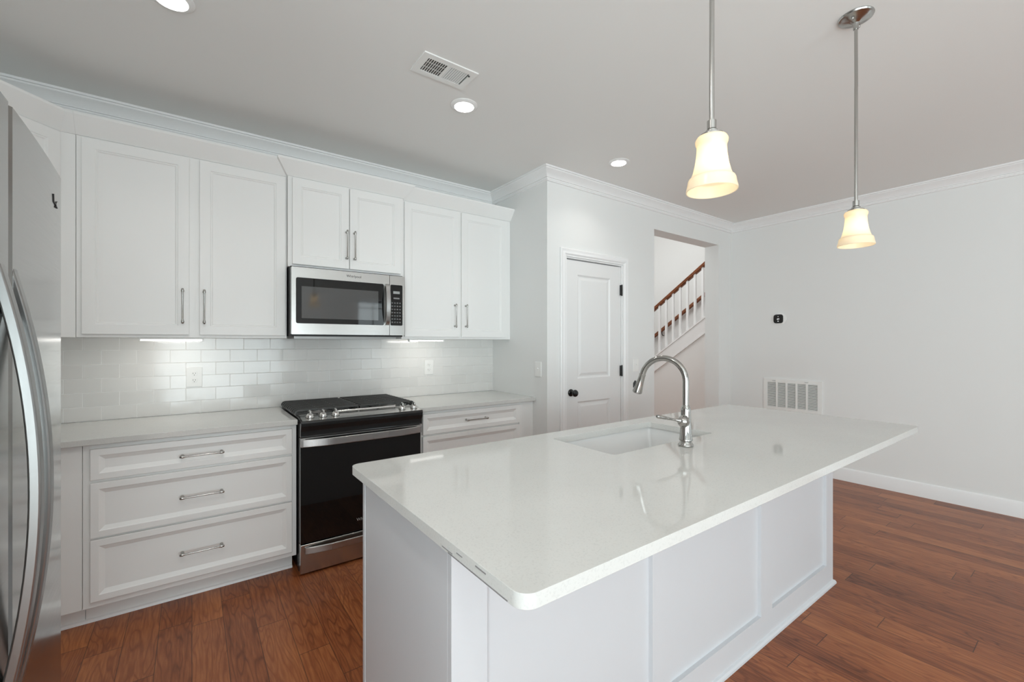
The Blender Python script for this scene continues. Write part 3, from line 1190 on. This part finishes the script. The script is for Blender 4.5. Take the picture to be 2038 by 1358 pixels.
# burners
for x, y, r in ((.655, 3.02, .045), (.655, 3.30, .036), (.893, 3.17, .050), (1.130, 3.02, .040), (1.130, 3.30, .036)):
    bn = MB().lathe([(r + .012, 0), (r + .010, .006), (r, .008), (r, .014)], (x, y, .927), seg=28).build('burner', plain('burner_ring', (.35, .34, .33), .35, metal=.9), rg)
    MB().lathe([(r - .004, 0), (r - .002, .004), (r - .008, .007)], (x, y, .941), seg=28).build('burner_cap', 'blackmatte', bn)
# grates: two halves of parallel fingers that curl down at the outer ends
for (gx0, gx1, outer) in ((.508, .889, -1), (.897, 1.278, 1)):
    g = MB()
    y0g, y1g = 2.918, 3.425
    nb = 10
    for k in range(nb):
        y = y0g + .008 + (y1g - y0g - .016) * k / (nb - 1)
        if outer < 0:
            pts = [(gx0 + .002, y, .930), (gx0 + .003, y, .943), (gx0 + .009, y, .951), (gx0 + .020, y, .955), (gx1 - .004, y, .955)]
        else:
            pts = [(gx1 - .002, y, .930), (gx1 - .003, y, .943), (gx1 - .009, y, .951), (gx1 - .020, y, .955), (gx0 + .004, y, .955)]
        g.sweep_rect(pts, (0, 1, 0), .0042, None, .0055)
    for x in (gx0 + .004, gx1 - .004):
        g.box(x - .004, x + .004, y0g, y1g, .930 if (x > .6 and x < 1.2) else .9285, .954 if (x > .6 and x < 1.2) else .936)
    for x in (gx0 + .13, gx0 + .25):
        g.box(x - .0035, x + .0035, y0g + .02, y1g - .02, .944, .956)
    for yy in (y0g + .03, y1g - .03, (y0g + y1g) / 2):
        for x in (gx0 + .010, gx1 - .010):
            g.box(x - .006, x + .006, yy - .006, yy + .006, .9275, .948)
    g.build('grate', 'iron', rg, bevel=.0012, seg=1)
# oven door
od = MB().box(rx0 + .002, rx1 - .008, 2.796, 2.836, .186, .8085).build('oven_door', 'blackglass', rg, bevel=.002)
pts = []
for i in range(25):
    t = i / 24
    pts.append((rx0 + .001 + (rx1 - .008 - rx0 - .001) * t, 2.784 - .030 * min(1, sin(pi * t) * 1.6) ** .8 if 0 < t < 1 else 2.786, .779))
MB().sweep_rect(pts, (0, 0, 1), .0220, None, .0055).build('handle', 'steel_handle', od, bevel=.003)
for x in (rx0 + .014, rx1 - .022):
    MB().box(x - .013, x + .013, 2.776, 2.7955, .757, .801).build('handle_mount', 'steel_handle', od, bevel=.002)
MB().box(rx0 + .002, rx1 - .008, 2.7935, 2.7955, .800, .8085).build('top_strip', 'steel', od)
text_mesh('lettering', 'Whirlpool', .026, 'mark', od, lambda u, v, d: (.893 + u, 2.7956 - d - .0005, .247 + v))
sd = MB().box(rx0 + .002, rx1 - .008, 2.792, 2.836, .012, .180).build('storage_drawer', 'steel', rg, bevel=.002)
pts = []
for i in range(25):
    t = i / 24
    pts.append((rx0 + .026 + (rx1 - .032 - rx0 - .026) * t, 2.786 - .026 * min(1, sin(pi * t) * 1.6) ** .8 if 0 < t < 1 else 2.788, .145))
MB().sweep_rect(pts, (0, 0, 1), .0200, None, .0055).build('handle', 'steel_handle', sd, bevel=.003)
MB().box(rx0 + .03, rx1 - .03, 2.86, 3.4, 0, .012).build('foot_rail', 'blackmatte', rg)

# ---------------------------------------------------------------- island
IX0, IX1, IY0, IY1 = .505, 2.955, .935, 1.600
isl = thing('kitchen_island', (1.73, 1.27, 0), 'white panelled kitchen island base under the large quartz top', 'kitchen island')
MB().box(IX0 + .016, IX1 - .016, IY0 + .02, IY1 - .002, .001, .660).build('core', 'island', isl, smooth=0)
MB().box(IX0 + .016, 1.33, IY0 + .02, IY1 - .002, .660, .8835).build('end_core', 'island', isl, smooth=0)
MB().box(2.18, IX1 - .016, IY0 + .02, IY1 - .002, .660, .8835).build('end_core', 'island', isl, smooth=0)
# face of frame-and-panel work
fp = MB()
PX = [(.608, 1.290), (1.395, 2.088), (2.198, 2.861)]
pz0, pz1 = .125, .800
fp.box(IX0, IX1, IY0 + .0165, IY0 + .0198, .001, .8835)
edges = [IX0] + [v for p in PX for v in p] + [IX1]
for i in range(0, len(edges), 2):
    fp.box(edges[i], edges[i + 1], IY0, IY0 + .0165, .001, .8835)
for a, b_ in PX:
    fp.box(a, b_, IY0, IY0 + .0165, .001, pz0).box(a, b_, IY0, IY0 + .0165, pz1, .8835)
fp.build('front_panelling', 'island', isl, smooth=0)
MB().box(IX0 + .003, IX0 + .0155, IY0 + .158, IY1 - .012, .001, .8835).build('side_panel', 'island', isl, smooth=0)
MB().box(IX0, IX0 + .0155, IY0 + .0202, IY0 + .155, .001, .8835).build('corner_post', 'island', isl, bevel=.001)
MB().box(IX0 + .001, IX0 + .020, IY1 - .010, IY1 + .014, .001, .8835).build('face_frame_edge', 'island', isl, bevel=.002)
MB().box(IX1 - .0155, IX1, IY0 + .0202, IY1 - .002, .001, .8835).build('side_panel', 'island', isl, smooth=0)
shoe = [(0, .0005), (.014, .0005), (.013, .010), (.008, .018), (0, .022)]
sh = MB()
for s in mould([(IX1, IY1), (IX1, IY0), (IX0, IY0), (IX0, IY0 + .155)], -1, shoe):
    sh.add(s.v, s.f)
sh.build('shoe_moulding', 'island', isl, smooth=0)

HOLE = (1.385, 2.13, 1.187, 1.567)
itop = slab_top('island_countertop', .478, 3.219, .618, 1.676, .884, .914, 'large white quartz island countertop with a sink cut-out', .035, HOLE, .018)
cm = MB()
for x0, y0_, x1, y1_, z, hh in ((.4776, .90, .4776, .665, .8862, .0012), (.4776, .93, .4776, .88, .8905, .0008), (.4776, .78, .4776, .74, .905, .0012), (.4776, .86, .4776, .835, .901, .0008)):
    cm.box(x0 - .0006, x0 + .001, min(y0_, y1_), max(y0_, y1_), z - hh, z + hh)
cm.build('edge_chips', 'caulk', itop)['label'] = 'grey chipped scratches along the near corner edge'

# sink
sk = thing('sink', (1.757, 1.377, .66), 'white undermount single-bowl sink set in the island countertop', 'sink')
sx0, sx1, sy0, sy1 = HOLE[0] - .012, HOLE[1] + .012, HOLE[2] - .012, HOLE[3] + .012
sb = MB()


def rrp(a0, a1, c0, c1, r, z):
    pts = []
    for cx, cy, t0 in ((a1 - r, c0 + r, -90), (a1 - r, c1 - r, 0), (a0 + r, c1 - r, 90), (a0 + r, c0 + r, 180)):
        for k in range(7):
            t = radians(t0 + 90 * k / 6)
            pts.append((cx + r * cos(t), cy + r * sin(t), z))
    return pts


rings = [rrp(sx0 - .014, sx1 + .014, sy0 - .014, sy1 + .014, .03, .8832), rrp(sx0, sx1, sy0, sy1, .02, .8832), rrp(sx0 + .002, sx1 - .002, sy0 + .002, sy1 - .002, .022, .878),
         rrp(sx0 + .012, sx1 - .012, sy0 + .012, sy1 - .012, .03, .700), rrp(sx0 + .030, sx1 - .030, sy0 + .030, sy1 - .030, .03, .684),
         rrp(1.70, 1.81, 1.32, 1.43, .0549, .680)]
n = len(rings[0])
for r in rings:
    sb.v += r
for i in range(len(rings) - 1):
    for k in range(n):
        k2 = (k + 1) % n
        sb.f.append((i * n + k, i * n + k2, (i + 1) * n + k2, (i + 1) * n + k))
sb.f.append(tuple(range((len(rings) - 1) * n, len(rings) * n)))
so = sb.build('basin', 'sink', sk, smooth=40)
MB().lathe([(.045, 0), (.045, .003), (.030, .003), (.028, .0005)], (1.755, 1.375, .6805), seg=24).build('drain', 'nickel', sk)

# faucet
fx, fy = 1.765, 1.107
fc = thing('kitchen_faucet', (fx, fy, .914), 'brushed nickel gooseneck faucet with side lever standing behind the island sink', 'faucet')
MB().lathe([(.031, .0005), (.033, .004), (.031, .010), (.026, .016), (.0245, .022), (.0285, .026), (.0285, .032), (.0265, .036), (.0215, .110), (.0205, .155), (.0205, .168),
            (.0165, .176), (.0150, .182)], (fx, fy, .914), seg=36).build('body', 'chrome', fc, smooth=40)
dv = Vector((-.055, .208, 0)).normalized()
R_ = .100
zc_ = 1.200
pts = [Vector((fx, fy, 1.090)), Vector((fx, fy, 1.12)), Vector((fx, fy, 1.16))]
for i in range(0, 25):
    t = radians(166 * i / 24)
    pts.append(Vector((fx, fy, zc_)) + dv * (R_ - R_ * cos(t)) + Vector((0, 0, R_ * sin(t))))
MB().tube(pts, .0135, 20).build('spout', 'chrome', fc, smooth=40)
tdir = (pts[-1] - pts[-2]).normalized()
e = pts[-1]
hd = MB().lathe([(.0138, 0), (.0155, .002), (.0155, .006), (.0145, .010), (.0175, .050), (.0225, .086), (.0225, .092), (.018, .096), (.010, .094)], e, tdir, seg=28)
hd.build('spray_head', 'chrome', fc, smooth=40)
bt = e + tdir * .055 + dv * .019
bmb = MB()
bmb.tube([bt + Vector((0, 0, .018)), bt + dv * .006 + Vector((0, 0, .005)), bt + dv * .006 - Vector((0, 0, .012)), bt - Vector((0, 0, .020))], [.004, .006, .006, .004], 10)
bmb.build('spray_button', 'blackmatte', fc)
bc = Vector((fx - .024, fy - .004, 1.026))
lvd = Vector((-.80, .22, .18)).normalized()
sph = MB()
sph.lathe([(.026 * sin(pi * k / 14), -.026 * cos(pi * k / 14)) for k in range(1, 14)], bc, lvd, seg=24)
sph.lathe([(.023, -.006), (.028, -.004), (.028, .004), (.023, .006)], bc, lvd, seg=24)
sph.build('valve_ball', 'chrome', fc, smooth=40)
le = Vector((1.606, 1.143, 1.056))
ls = bc + (le - bc).normalized() * .022
L_ = (le - ls).length
MB().lathe([(.012, 0), (.010, .006), (.0055, .012), (.005, L_ * .45), (.0065, L_ * .5), (.0065, L_ * .53), (.0055, L_ * .55), (.0075, L_ * .62), (.0085, L_ - .006), (.006, L_)], ls, (le - ls), seg=18).build('lever', 'chrome', fc, smooth=40)

# ---------------------------------------------------------------- outlets and switches


def rect_plate(parent, T, w, h, t=.006):
    return MB().panel(w, h, [(.004, .0), (.0045, .0)], t, lambda u, v, d: T(u - w / 2, v - h / 2, d + t)).build('cover_plate', 'plastic', parent, smooth=0)


def outlet(loc, T, label):
    t = thing('power_outlet', loc, label, 'power outlet', 'duplex outlets on the backsplash')
    rect_plate(t, T, .084, .126)
    for s in (-1, 1):
        cz = s * .0215
        pr = []
        vs, fs = [], []
        N = 28
        for k in range(N):
            a = 2 * pi * k / N
            u, v = .0175 * cos(a), .0175 * sin(a)
            v = max(-.0140, min(.0140, v))
            vs.append(T(u, cz + v, .0058))
        for k in range(N):
            a = 2 * pi * k / N
            u, v = .0175 * cos(a), .0175 * sin(a)
            v = max(-.0140, min(.0140, v))
            vs.append(T(u * .97, cz + v * .97, .0082))
        fs = [(k, (k + 1) % N, N + (k + 1) % N, N + k) for k in range(N)] + [tuple(range(N, 2 * N))]
        rc = MB().add(vs, fs).build('receptacle', 'plastic', t, smooth=0)
        sl = MB()
        for u, hh in ((-.0063, .0045), (.0063, .0036)):
            sl.hexa([T(u - .0011, cz + .003 - hh, .0080), T(u + .0011, cz + .003 - hh, .0080), T(u + .0011, cz + .003 + hh, .0080), T(u - .0011, cz + .003 + hh, .0080)],
                    [T(u - .0011, cz + .003 - hh, .0084), T(u + .0011, cz + .003 - hh, .0084), T(u + .0011, cz + .003 + hh, .0084), T(u - .0011, cz + .003 + hh, .0084)])
        q0 = [T(a_, cz - .0075 + b_, .0080) for a_, b_ in ((-.002, -.0025), (.002, -.0025), (.002, .0015), (-.002, .0015))]
        q1 = [T(a_, cz - .0075 + b_, .0084) for a_, b_ in ((-.002, -.0025), (.002, -.0025), (.002, .0015), (-.002, .0015))]
        sl.hexa(q0, q1)
        sl.build('slots', 'slot', rc, smooth=0)
    return t


YT = YB - .0056
outlet((.012, YT, 1.149), lambda u, v, d: (.012 + u, YT - d, 1.149 + v), 'white duplex outlet on the tile left of the gas range')
outlet((1.660, YT, 1.158), lambda u, v, d: (1.660 + u, YT - d, 1.158 + v), 'white duplex outlet on the tile right of the gas range')


def switch(loc, T, label, rocker=True):
    t = thing('light_switch', loc, label, 'light switch', 'white light switches')
    rect_plate(t, T, .078, .122)
    q = [(-.005, -.012), (.005, -.012), (.005, .012), (-.005, .012)]
    MB().hexa([T(a * 1.0, b, .0058) for a, b in q], [T(a, b, .0075) for a, b in q]).build('toggle_slot', 'plastic', t, smooth=0)
    q2 = [(-.0035, 0), (.0035, 0), (.0035, .008), (-.0035, .008)]
    MB().hexa([T(a, b, .0070) for a, b in q2], [T(a * .8, b + .006, .016) for a, b in q2]).build('toggle', 'plastic', t, smooth=0)
    return t


switch((XC - .0005, 2.803, 1.15), lambda u, v, d: (XC - .0005 - d, 2.803 - u, 1.15 + v), 'white light switch on the side wall beside the pantry corner')
switch((3.45, YP - .0005, 1.155), lambda u, v, d: (3.45 + u, YP - .0005 - d, 1.155 + v), 'white light switch between the pantry door and the stair opening')

# ---------------------------------------------------------------- thermostat


def squircle(hw, p, N=40):
    pts = []
    for k in range(N):
        a = 2 * pi * k / N
        c, s = cos(a), sin(a)
        pts.append((hw * math.copysign(abs(c) ** (2 / p), c), hw * math.copysign(abs(s) ** (2 / p), s)))
    return pts


ty, tz = 2.158, 1.633
th = thing('thermostat', (XR, ty, tz), 'black rounded-square thermostat with lit digits on the right-hand wall', 'thermostat')


def TT(u, v, d):
    return (XR - .0005 - d, ty - u, tz + v)


def disc(outline, d0, d1, T, cu=0, cv=0):
    N = len(outline)
    vs = [T(cu + a, cv + b, d0) for a, b in outline] + [T(cu + a, cv + b, d1) for a, b in outline]
    return MB().add(vs, [tuple(range(N - 1, -1, -1)), tuple(range(N, 2 * N))] + [(k, (k + 1) % N, N + (k + 1) % N, N + k) for k in range(N)])


disc([(.064 * cos(2 * pi * k / 40), .064 * sin(2 * pi * k / 40)) for k in range(40)], 0, .008, TT, .010, 0).build('wall_plate', 'plastic', th, smooth=30)
disc(squircle(.053, 4), .008, .026, TT).build('casing', 'plastic', th, smooth=30)
disc(squircle(.049, 4), .026, .028, TT).build('screen', 'blackglass', th, smooth=30)
text_mesh('digits', '69', .024, 'digits', th, lambda u, v, d: TT(u - .002, v - .010, .0282 + d), .0003)
disc([(.008, 0), (.0, .005), (-.008, 0), (0, -.005)], .0281, .0286, TT, -.002, -.026).build('status_icon', 'digits', th, smooth=0)
disc([(.0045, 0), (.0, .003), (-.0045, 0), (0, -.003)], .0281, .0286, TT, -.002, .026).build('status_icon', 'digits', th, smooth=0)

# ---------------------------------------------------------------- return-air grille on the right wall
gy0, gy1, gz0, gz1 = 1.750, 2.318, .630, .968
gr = thing('return_air_grille', (XR, 2.034, gz0), 'white louvred return-air grille low on the right-hand wall, partly behind the island', 'vent')
f = MB()
b_ = .040
f.box(XR - .012, XR - .0005, gy0, gy0 + b_, gz0, gz1).box(XR - .012, XR - .0005, gy1 - b_, gy1, gz0, gz1)
f.box(XR - .012, XR - .0005, gy0 + b_, gy1 - b_, gz0, gz0 + .03).box(XR - .012, XR - .0005, gy0 + b_, gy1 - b_, gz1 - .036, gz1)
f.build('frame', 'ventwhite', gr, smooth=0)
iw = (gy1 - gy0 - 2 * b_)
MB().box(XR - .0030, XR - .0005, gy0 + b_, gy1 - b_, gz0 + .03, gz1 - .036).build('duct_backing', 'ventdark', gr)
for k in range(1, 5):
    y = gy0 + b_ + iw * k / 5
    MB().box(XR - .013, XR - .0032, y - .009, y + .009, gz0 + .03, gz1 - .036).build('divider', 'ventwhite', gr)
nl = 22
for k in range(nl):
    z = gz0 + .036 + (gz1 - gz0 - .074) * k / (nl - 1)
    m_ = MB()
    m_.hexa([(XR - .0115, gy0 + b_, z - .0045), (XR - .0115, gy1 - b_, z - .0045), (XR - .0115, gy1 - b_, z - .0030), (XR - .0115, gy0 + b_, z - .0030)],
            [(XR - .0035, gy0 + b_, z + .0022), (XR - .0035, gy1 - b_, z + .0022), (XR - .0035, gy1 - b_, z + .0037), (XR - .0035, gy0 + b_, z + .0037)])
    m_.build('louvre', 'ventwhite', gr, smooth=0)
for y in (gy0 + .14, gy1 - .11):
    MB().box(XR - .018, XR - .012, y - .016, y + .016, gz1 - .020, gz1 - .016).build('latch', 'mark', gr)

# ---------------------------------------------------------------- ceiling vent
vx0, vx1, vy0, vy1 = .908, 1.212, 1.946, 2.122
cv = thing('ceiling_vent', (1.06, 2.03, ZC), 'white rectangular supply vent in the ceiling above the range', 'vent')
zb = ZC - .007
f = MB()
fx0, fx1, fy0_, fy1_ = vx0 + .036, vx1 - .036, vy0 + .032, vy1 - .032
f.box(vx0, fx0, vy0, vy1, zb, ZC - .0005).box(fx1, vx1, vy0, vy1, zb, ZC - .0005)
f.box(fx0, fx1, vy0, fy0_, zb, ZC - .0005).box(fx0, fx1, fy1_, vy1, zb, ZC - .0005)
f.box(1.060 - .008, 1.060 + .004, fy0_, fy1_, zb, ZC - .0005)
f.build('frame', 'ventwhite', cv, smooth=0)
MB().box(fx0, fx1, fy0_, fy1_, ZC - .0018, ZC - .0006).build('duct_opening', 'ventdark', cv)
for k in range(9):
    for side in (0, 1):
        if side == 0:
            x = fx0 + .006 + k * .0122
            t = .0080
        else:
            x = 1.072 + k * .0118
            t = -.0048
        MB().hexa([(x - .001 + 0, fy0_, zb + .0002), (x + .001, fy0_, zb + .0002), (x + .001, fy1_, zb + .0002), (x - .001, fy1_, zb + .0002)],
                  [(x - .001 + t, fy0_, ZC - .002), (x + .001 + t, fy0_, ZC - .002), (x + .001 + t, fy1_, ZC - .002), (x - .001 + t, fy1_, ZC - .002)]).build('slat', 'ventwhite', cv, smooth=0)
for y in (fy0_ + .035, fy0_ + .075):
    MB().box(fx0, 1.052, y - .001, y + .001, ZC - .0035, ZC - .002).build('cross_bar', 'ventwhite', cv)
MB().box(fx1 - .002, fx1 + .006, vy0 + .040, vy0 + .046, zb - .004, zb).build('damper_lever', 'markdark', cv)

# ---------------------------------------------------------------- recessed downlights
dlt = thing('recessed_downlight', (1.307, 2.262, ZC), 'round lit ceiling downlight beside the ceiling vent, above the range', 'light fixture', 'recessed ceiling downlights')
MB().lathe([(.080, -.0005), (.080, -.003), (.076, -.005), (.060, -.011), (.057, -.011)], (1.307, 2.262, ZC), seg=40, cap0=True, cap1=False).build('trim_ring', plain('downlight_trim', (.86, .86, .85), .4), dlt)
MB().lathe([(.0575, -.0085), (.0575, -.0105), (.050, -.0125)], (1.307, 2.262, ZC), seg=40).build('lens', 'lens', dlt)
bulb('downlight_beam', 'AREA', (1.307, 2.262, ZC - .016), 1.0, (1, .97, .92), .10, parent=dlt)
dup(dlt, (-.068, 2.262, ZC), 'round lit ceiling downlight cut off by the top edge, nearest the refrigerator')
dup(dlt, (2.692, 2.262, ZC), 'round lit ceiling downlight in front of the pantry wall, farthest right of the three')

nd = dup(dlt, (-.068, .66, ZC), 'round lit ceiling downlight over the aisle, added out of view to brighten the drawers')  # extra unseen fixture, added to lift the drawer fronts
for ch in list(nd.children):
    if ch.type == 'LIGHT':
        ch.data = ch.data.copy()
        ch.name = 'aisle_fill_beam'
        ch.data.spread = radians(165)
        ch.data.energy = 5.5

# ---------------------------------------------------------------- pendants
PXY = (1.161, .650)
pl = thing('pendant_lamp', (PXY[0], PXY[1], ZC), 'lit bell-glass pendant lamp over the island, the nearer one that looks larger', 'pendant lamp', 'pendant lamps over the island')
x, y = PXY
can = MB().lathe([(.063, -.0005), (.064, -.004), (.061, -.009), (.050, -.013), (.046, -.017), (.026, -.021), (.013, -.030), (.010, -.042), (.010, -.055)], (x, y, ZC), seg=40)
cano = can.build('canopy', 'nickel', pl)
for s in (-1, 1):
    MB().lathe([(.004, 0), (.004, -.008), (.0055, -.009), (.004, -.014)], (x + s * .040, y, ZC - .015), seg=12).build('canopy_screw', 'nickel', cano)
MB().tube([(x, y, ZC - .050), (x + .004, y, ZC - .30), (x + .002, y, ZC - .305), (x, y, 1.975)], .0065, 16).build('rod', 'nickel', pl)
sk_ = MB().lathe([(.0065, .040), (.012, .040), (.012, .018), (.010, .017), (.016, .013), (.016, .009), (.022, .006), (.030, .002), (.030, -.002)], (x, y, 1.943), seg=32)
sk_.build('socket_cap', 'nickel', pl)
outer = [(.012, 1.9410), (.030, 1.9408), (.0385, 1.937), (.0425, 1.929), (.0415, 1.921), (.0385, 1.915), (.0385, 1.905), (.0400, 1.885), (.0435, 1.862), (.0490, 1.840), (.0535, 1.8285),
         (.0545, 1.8262), (.0590, 1.8240), (.0612, 1.8190), (.0622, 1.8120), (.0640, 1.8030), (.0662, 1.7950), (.0665, 1.7900)]
inner = [(r - .003, z) for r, z in reversed(outer[1:])]
inner[-1] = (.012, 1.9375)
prof_ = [(r, z) for r, z in outer] + [(.0650, 1.789)] + inner
MB().lathe(prof_, (x, y, 0), seg=48, cap0=False, cap1=False).build('glass_shade', 'shade', pl, smooth=50)
MB().lathe([(.004, 1.915), (.012, 1.910), (.013, 1.89), (.022, 1.870), (.0275, 1.85), (.026, 1.832), (.016, 1.818), (.004, 1.813)], (x, y, 0), seg=24).build('bulb', emis('pendant_bulb', (1, .88, .68), 4.5), pl, smooth=60)
pl2 = dup(pl, (2.320, .650, ZC), 'lit bell-glass pendant lamp over the island, the farther one nearest the right-hand wall')

# ---------------------------------------------------------------- staircase beyond the opening
SX = 6.3
S0y, S0z, SL = 5.70, .2945, .70          # stringer cap line: z = S0z + SL * (S0y - y)


def capz(y):
    return 1.17 + SL * (4.49 - y)


stc = thing('staircase', (SX, 4.4, 0), 'white staircase with wooden handrail and square balusters seen through the wall opening', 'staircase')
ya, yb_ = 2.90, 5.60
# side wall beneath the stringer
sp_ = MB()
sp_.add([(SX, ya, 0), (SX, yb_, 0), (SX, yb_, capz(yb_) - .10), (SX, ya, capz(ya) - .10), (SX + .10, ya, 0), (SX + .10, yb_, 0), (SX + .10, yb_, capz(yb_) - .10), (SX + .10, ya, capz(ya) - .10)],
        [(0, 1, 2, 3), (7, 6, 5, 4), (0, 4, 5, 1), (1, 5, 6, 2), (2, 6, 7, 3), (3, 7, 4, 0)])
sp_.build('spandrel_wall', 'hall', stc, smooth=0)


def sloped(x0, x1, dz0, dz1, y0=ya, y1=yb_):
    return MB().hexa([(x0, y0, capz(y0) + dz0), (x1, y0, capz(y0) + dz0), (x1, y0, capz(y0) + dz1), (x0, y0, capz(y0) + dz1)],
                     [(x0, y1, capz(y1) + dz0), (x1, y1, capz(y1) + dz0), (x1, y1, capz(y1) + dz1), (x0, y1, capz(y1) + dz1)])


sloped(SX - .012, SX - .0005, -.235, -.028).build('skirt_board', 'trim', stc, smooth=0)
sloped(SX - .020, SX - .0005, -.262, -.236).build('skirt_moulding', 'trim', stc, smooth=0)
sloped(SX - .022, SX + .105, -.027, 0).build('stringer_cap', 'trim', stc, smooth=0)
rl = 0.795
hr = MB()
prof = [(-.030, 0), (-.034, .018), (-.026, .030), (-.030, .042), (-.018, .058), (.018, .058), (.030, .042), (.026, .030), (.034, .018), (.030, 0)]
N = len(prof)
vs = [(SX + .035 + a, y_, capz(y_) + rl + b) for y_ in (ya, yb_) for a, b in prof]
hr.add(vs, [tuple(range(N - 1, -1, -1)), tuple(range(N, 2 * N))] + [(k, (k + 1) % N, N + (k + 1) % N, N + k) for k in range(N)])
hr.build('handrail', 'rail', stc, smooth=40)['label'] = 'stained reddish brown wooden handrail'
y_ = 3.05
sp_y = .1275
k = 0
while y_ < 5.5:
    q = MB()
    hw = .016
    a = [(SX + .035 - hw, y_ - hw, capz(y_ - hw) - .0), (SX + .035 + hw, y_ - hw, capz(y_ - hw)), (SX + .035 + hw, y_ + hw, capz(y_ + hw)), (SX + .035 - hw, y_ + hw, capz(y_ + hw))]
    b = [(p[0], p[1], capz(p[1]) + rl + .004) for p in a]
    q.hexa(a, b).build('baluster', 'trim', stc, smooth=0)
    if y_ + sp_y < 5.5:
        sloped(SX + .018, SX + .052, rl - .016, rl - .0005, y_ + hw, y_ + sp_y - hw).build('rail_fillet', 'rail', stc, smooth=0)
    y_ += sp_y
    k += 1
# treads and risers
for i in range(11):
    yy = 5.45 - i * .262
    zt = .19 * (i + 1) - .05
    z_t = capz(yy) - .12
    MB().box(SX + .11, HX - .004, yy - .262, yy + .028, z_t - .03, z_t).build('tread', 'rail', stc, smooth=0)
    MB().box(SX + .11, HX - .004, yy - .02, yy, max(0, z_t - .185), z_t - .031).build('riser', 'trim', stc, smooth=0)
wr = thing('wall_handrail', (HX - .08, 4.6, 1.9), 'brown wooden wall-mounted handrail on the far stair wall, seen between the balusters', 'handrail')


def wz(y_):
    return 1.54 + .695 * (5.14 - y_)


q = MB()
q.hexa([(HX - .09, 3.2, wz(3.2) - .062), (HX - .04, 3.2, wz(3.2) - .062), (HX - .04, 3.2, wz(3.2) + .010), (HX - .09, 3.2, wz(3.2) + .010)],
       [(HX - .09, 5.5, wz(5.5) - .062), (HX - .04, 5.5, wz(5.5) - .062), (HX - .04, 5.5, wz(5.5) + .010), (HX - .09, 5.5, wz(5.5) + .010)])
q.build('rail', 'rail', wr, bevel=.012)
for y_ in (3.6, 4.35, 5.0, 5.4):
    MB().tube([(HX - .065, y_, wz(y_) - .066), (HX - .065, y_, wz(y_) - .10), (HX - .04, y_, wz(y_) - .13), (HX - .0005, y_, wz(y_) - .13)], .007, 8).build('bracket', 'bronze', wr)
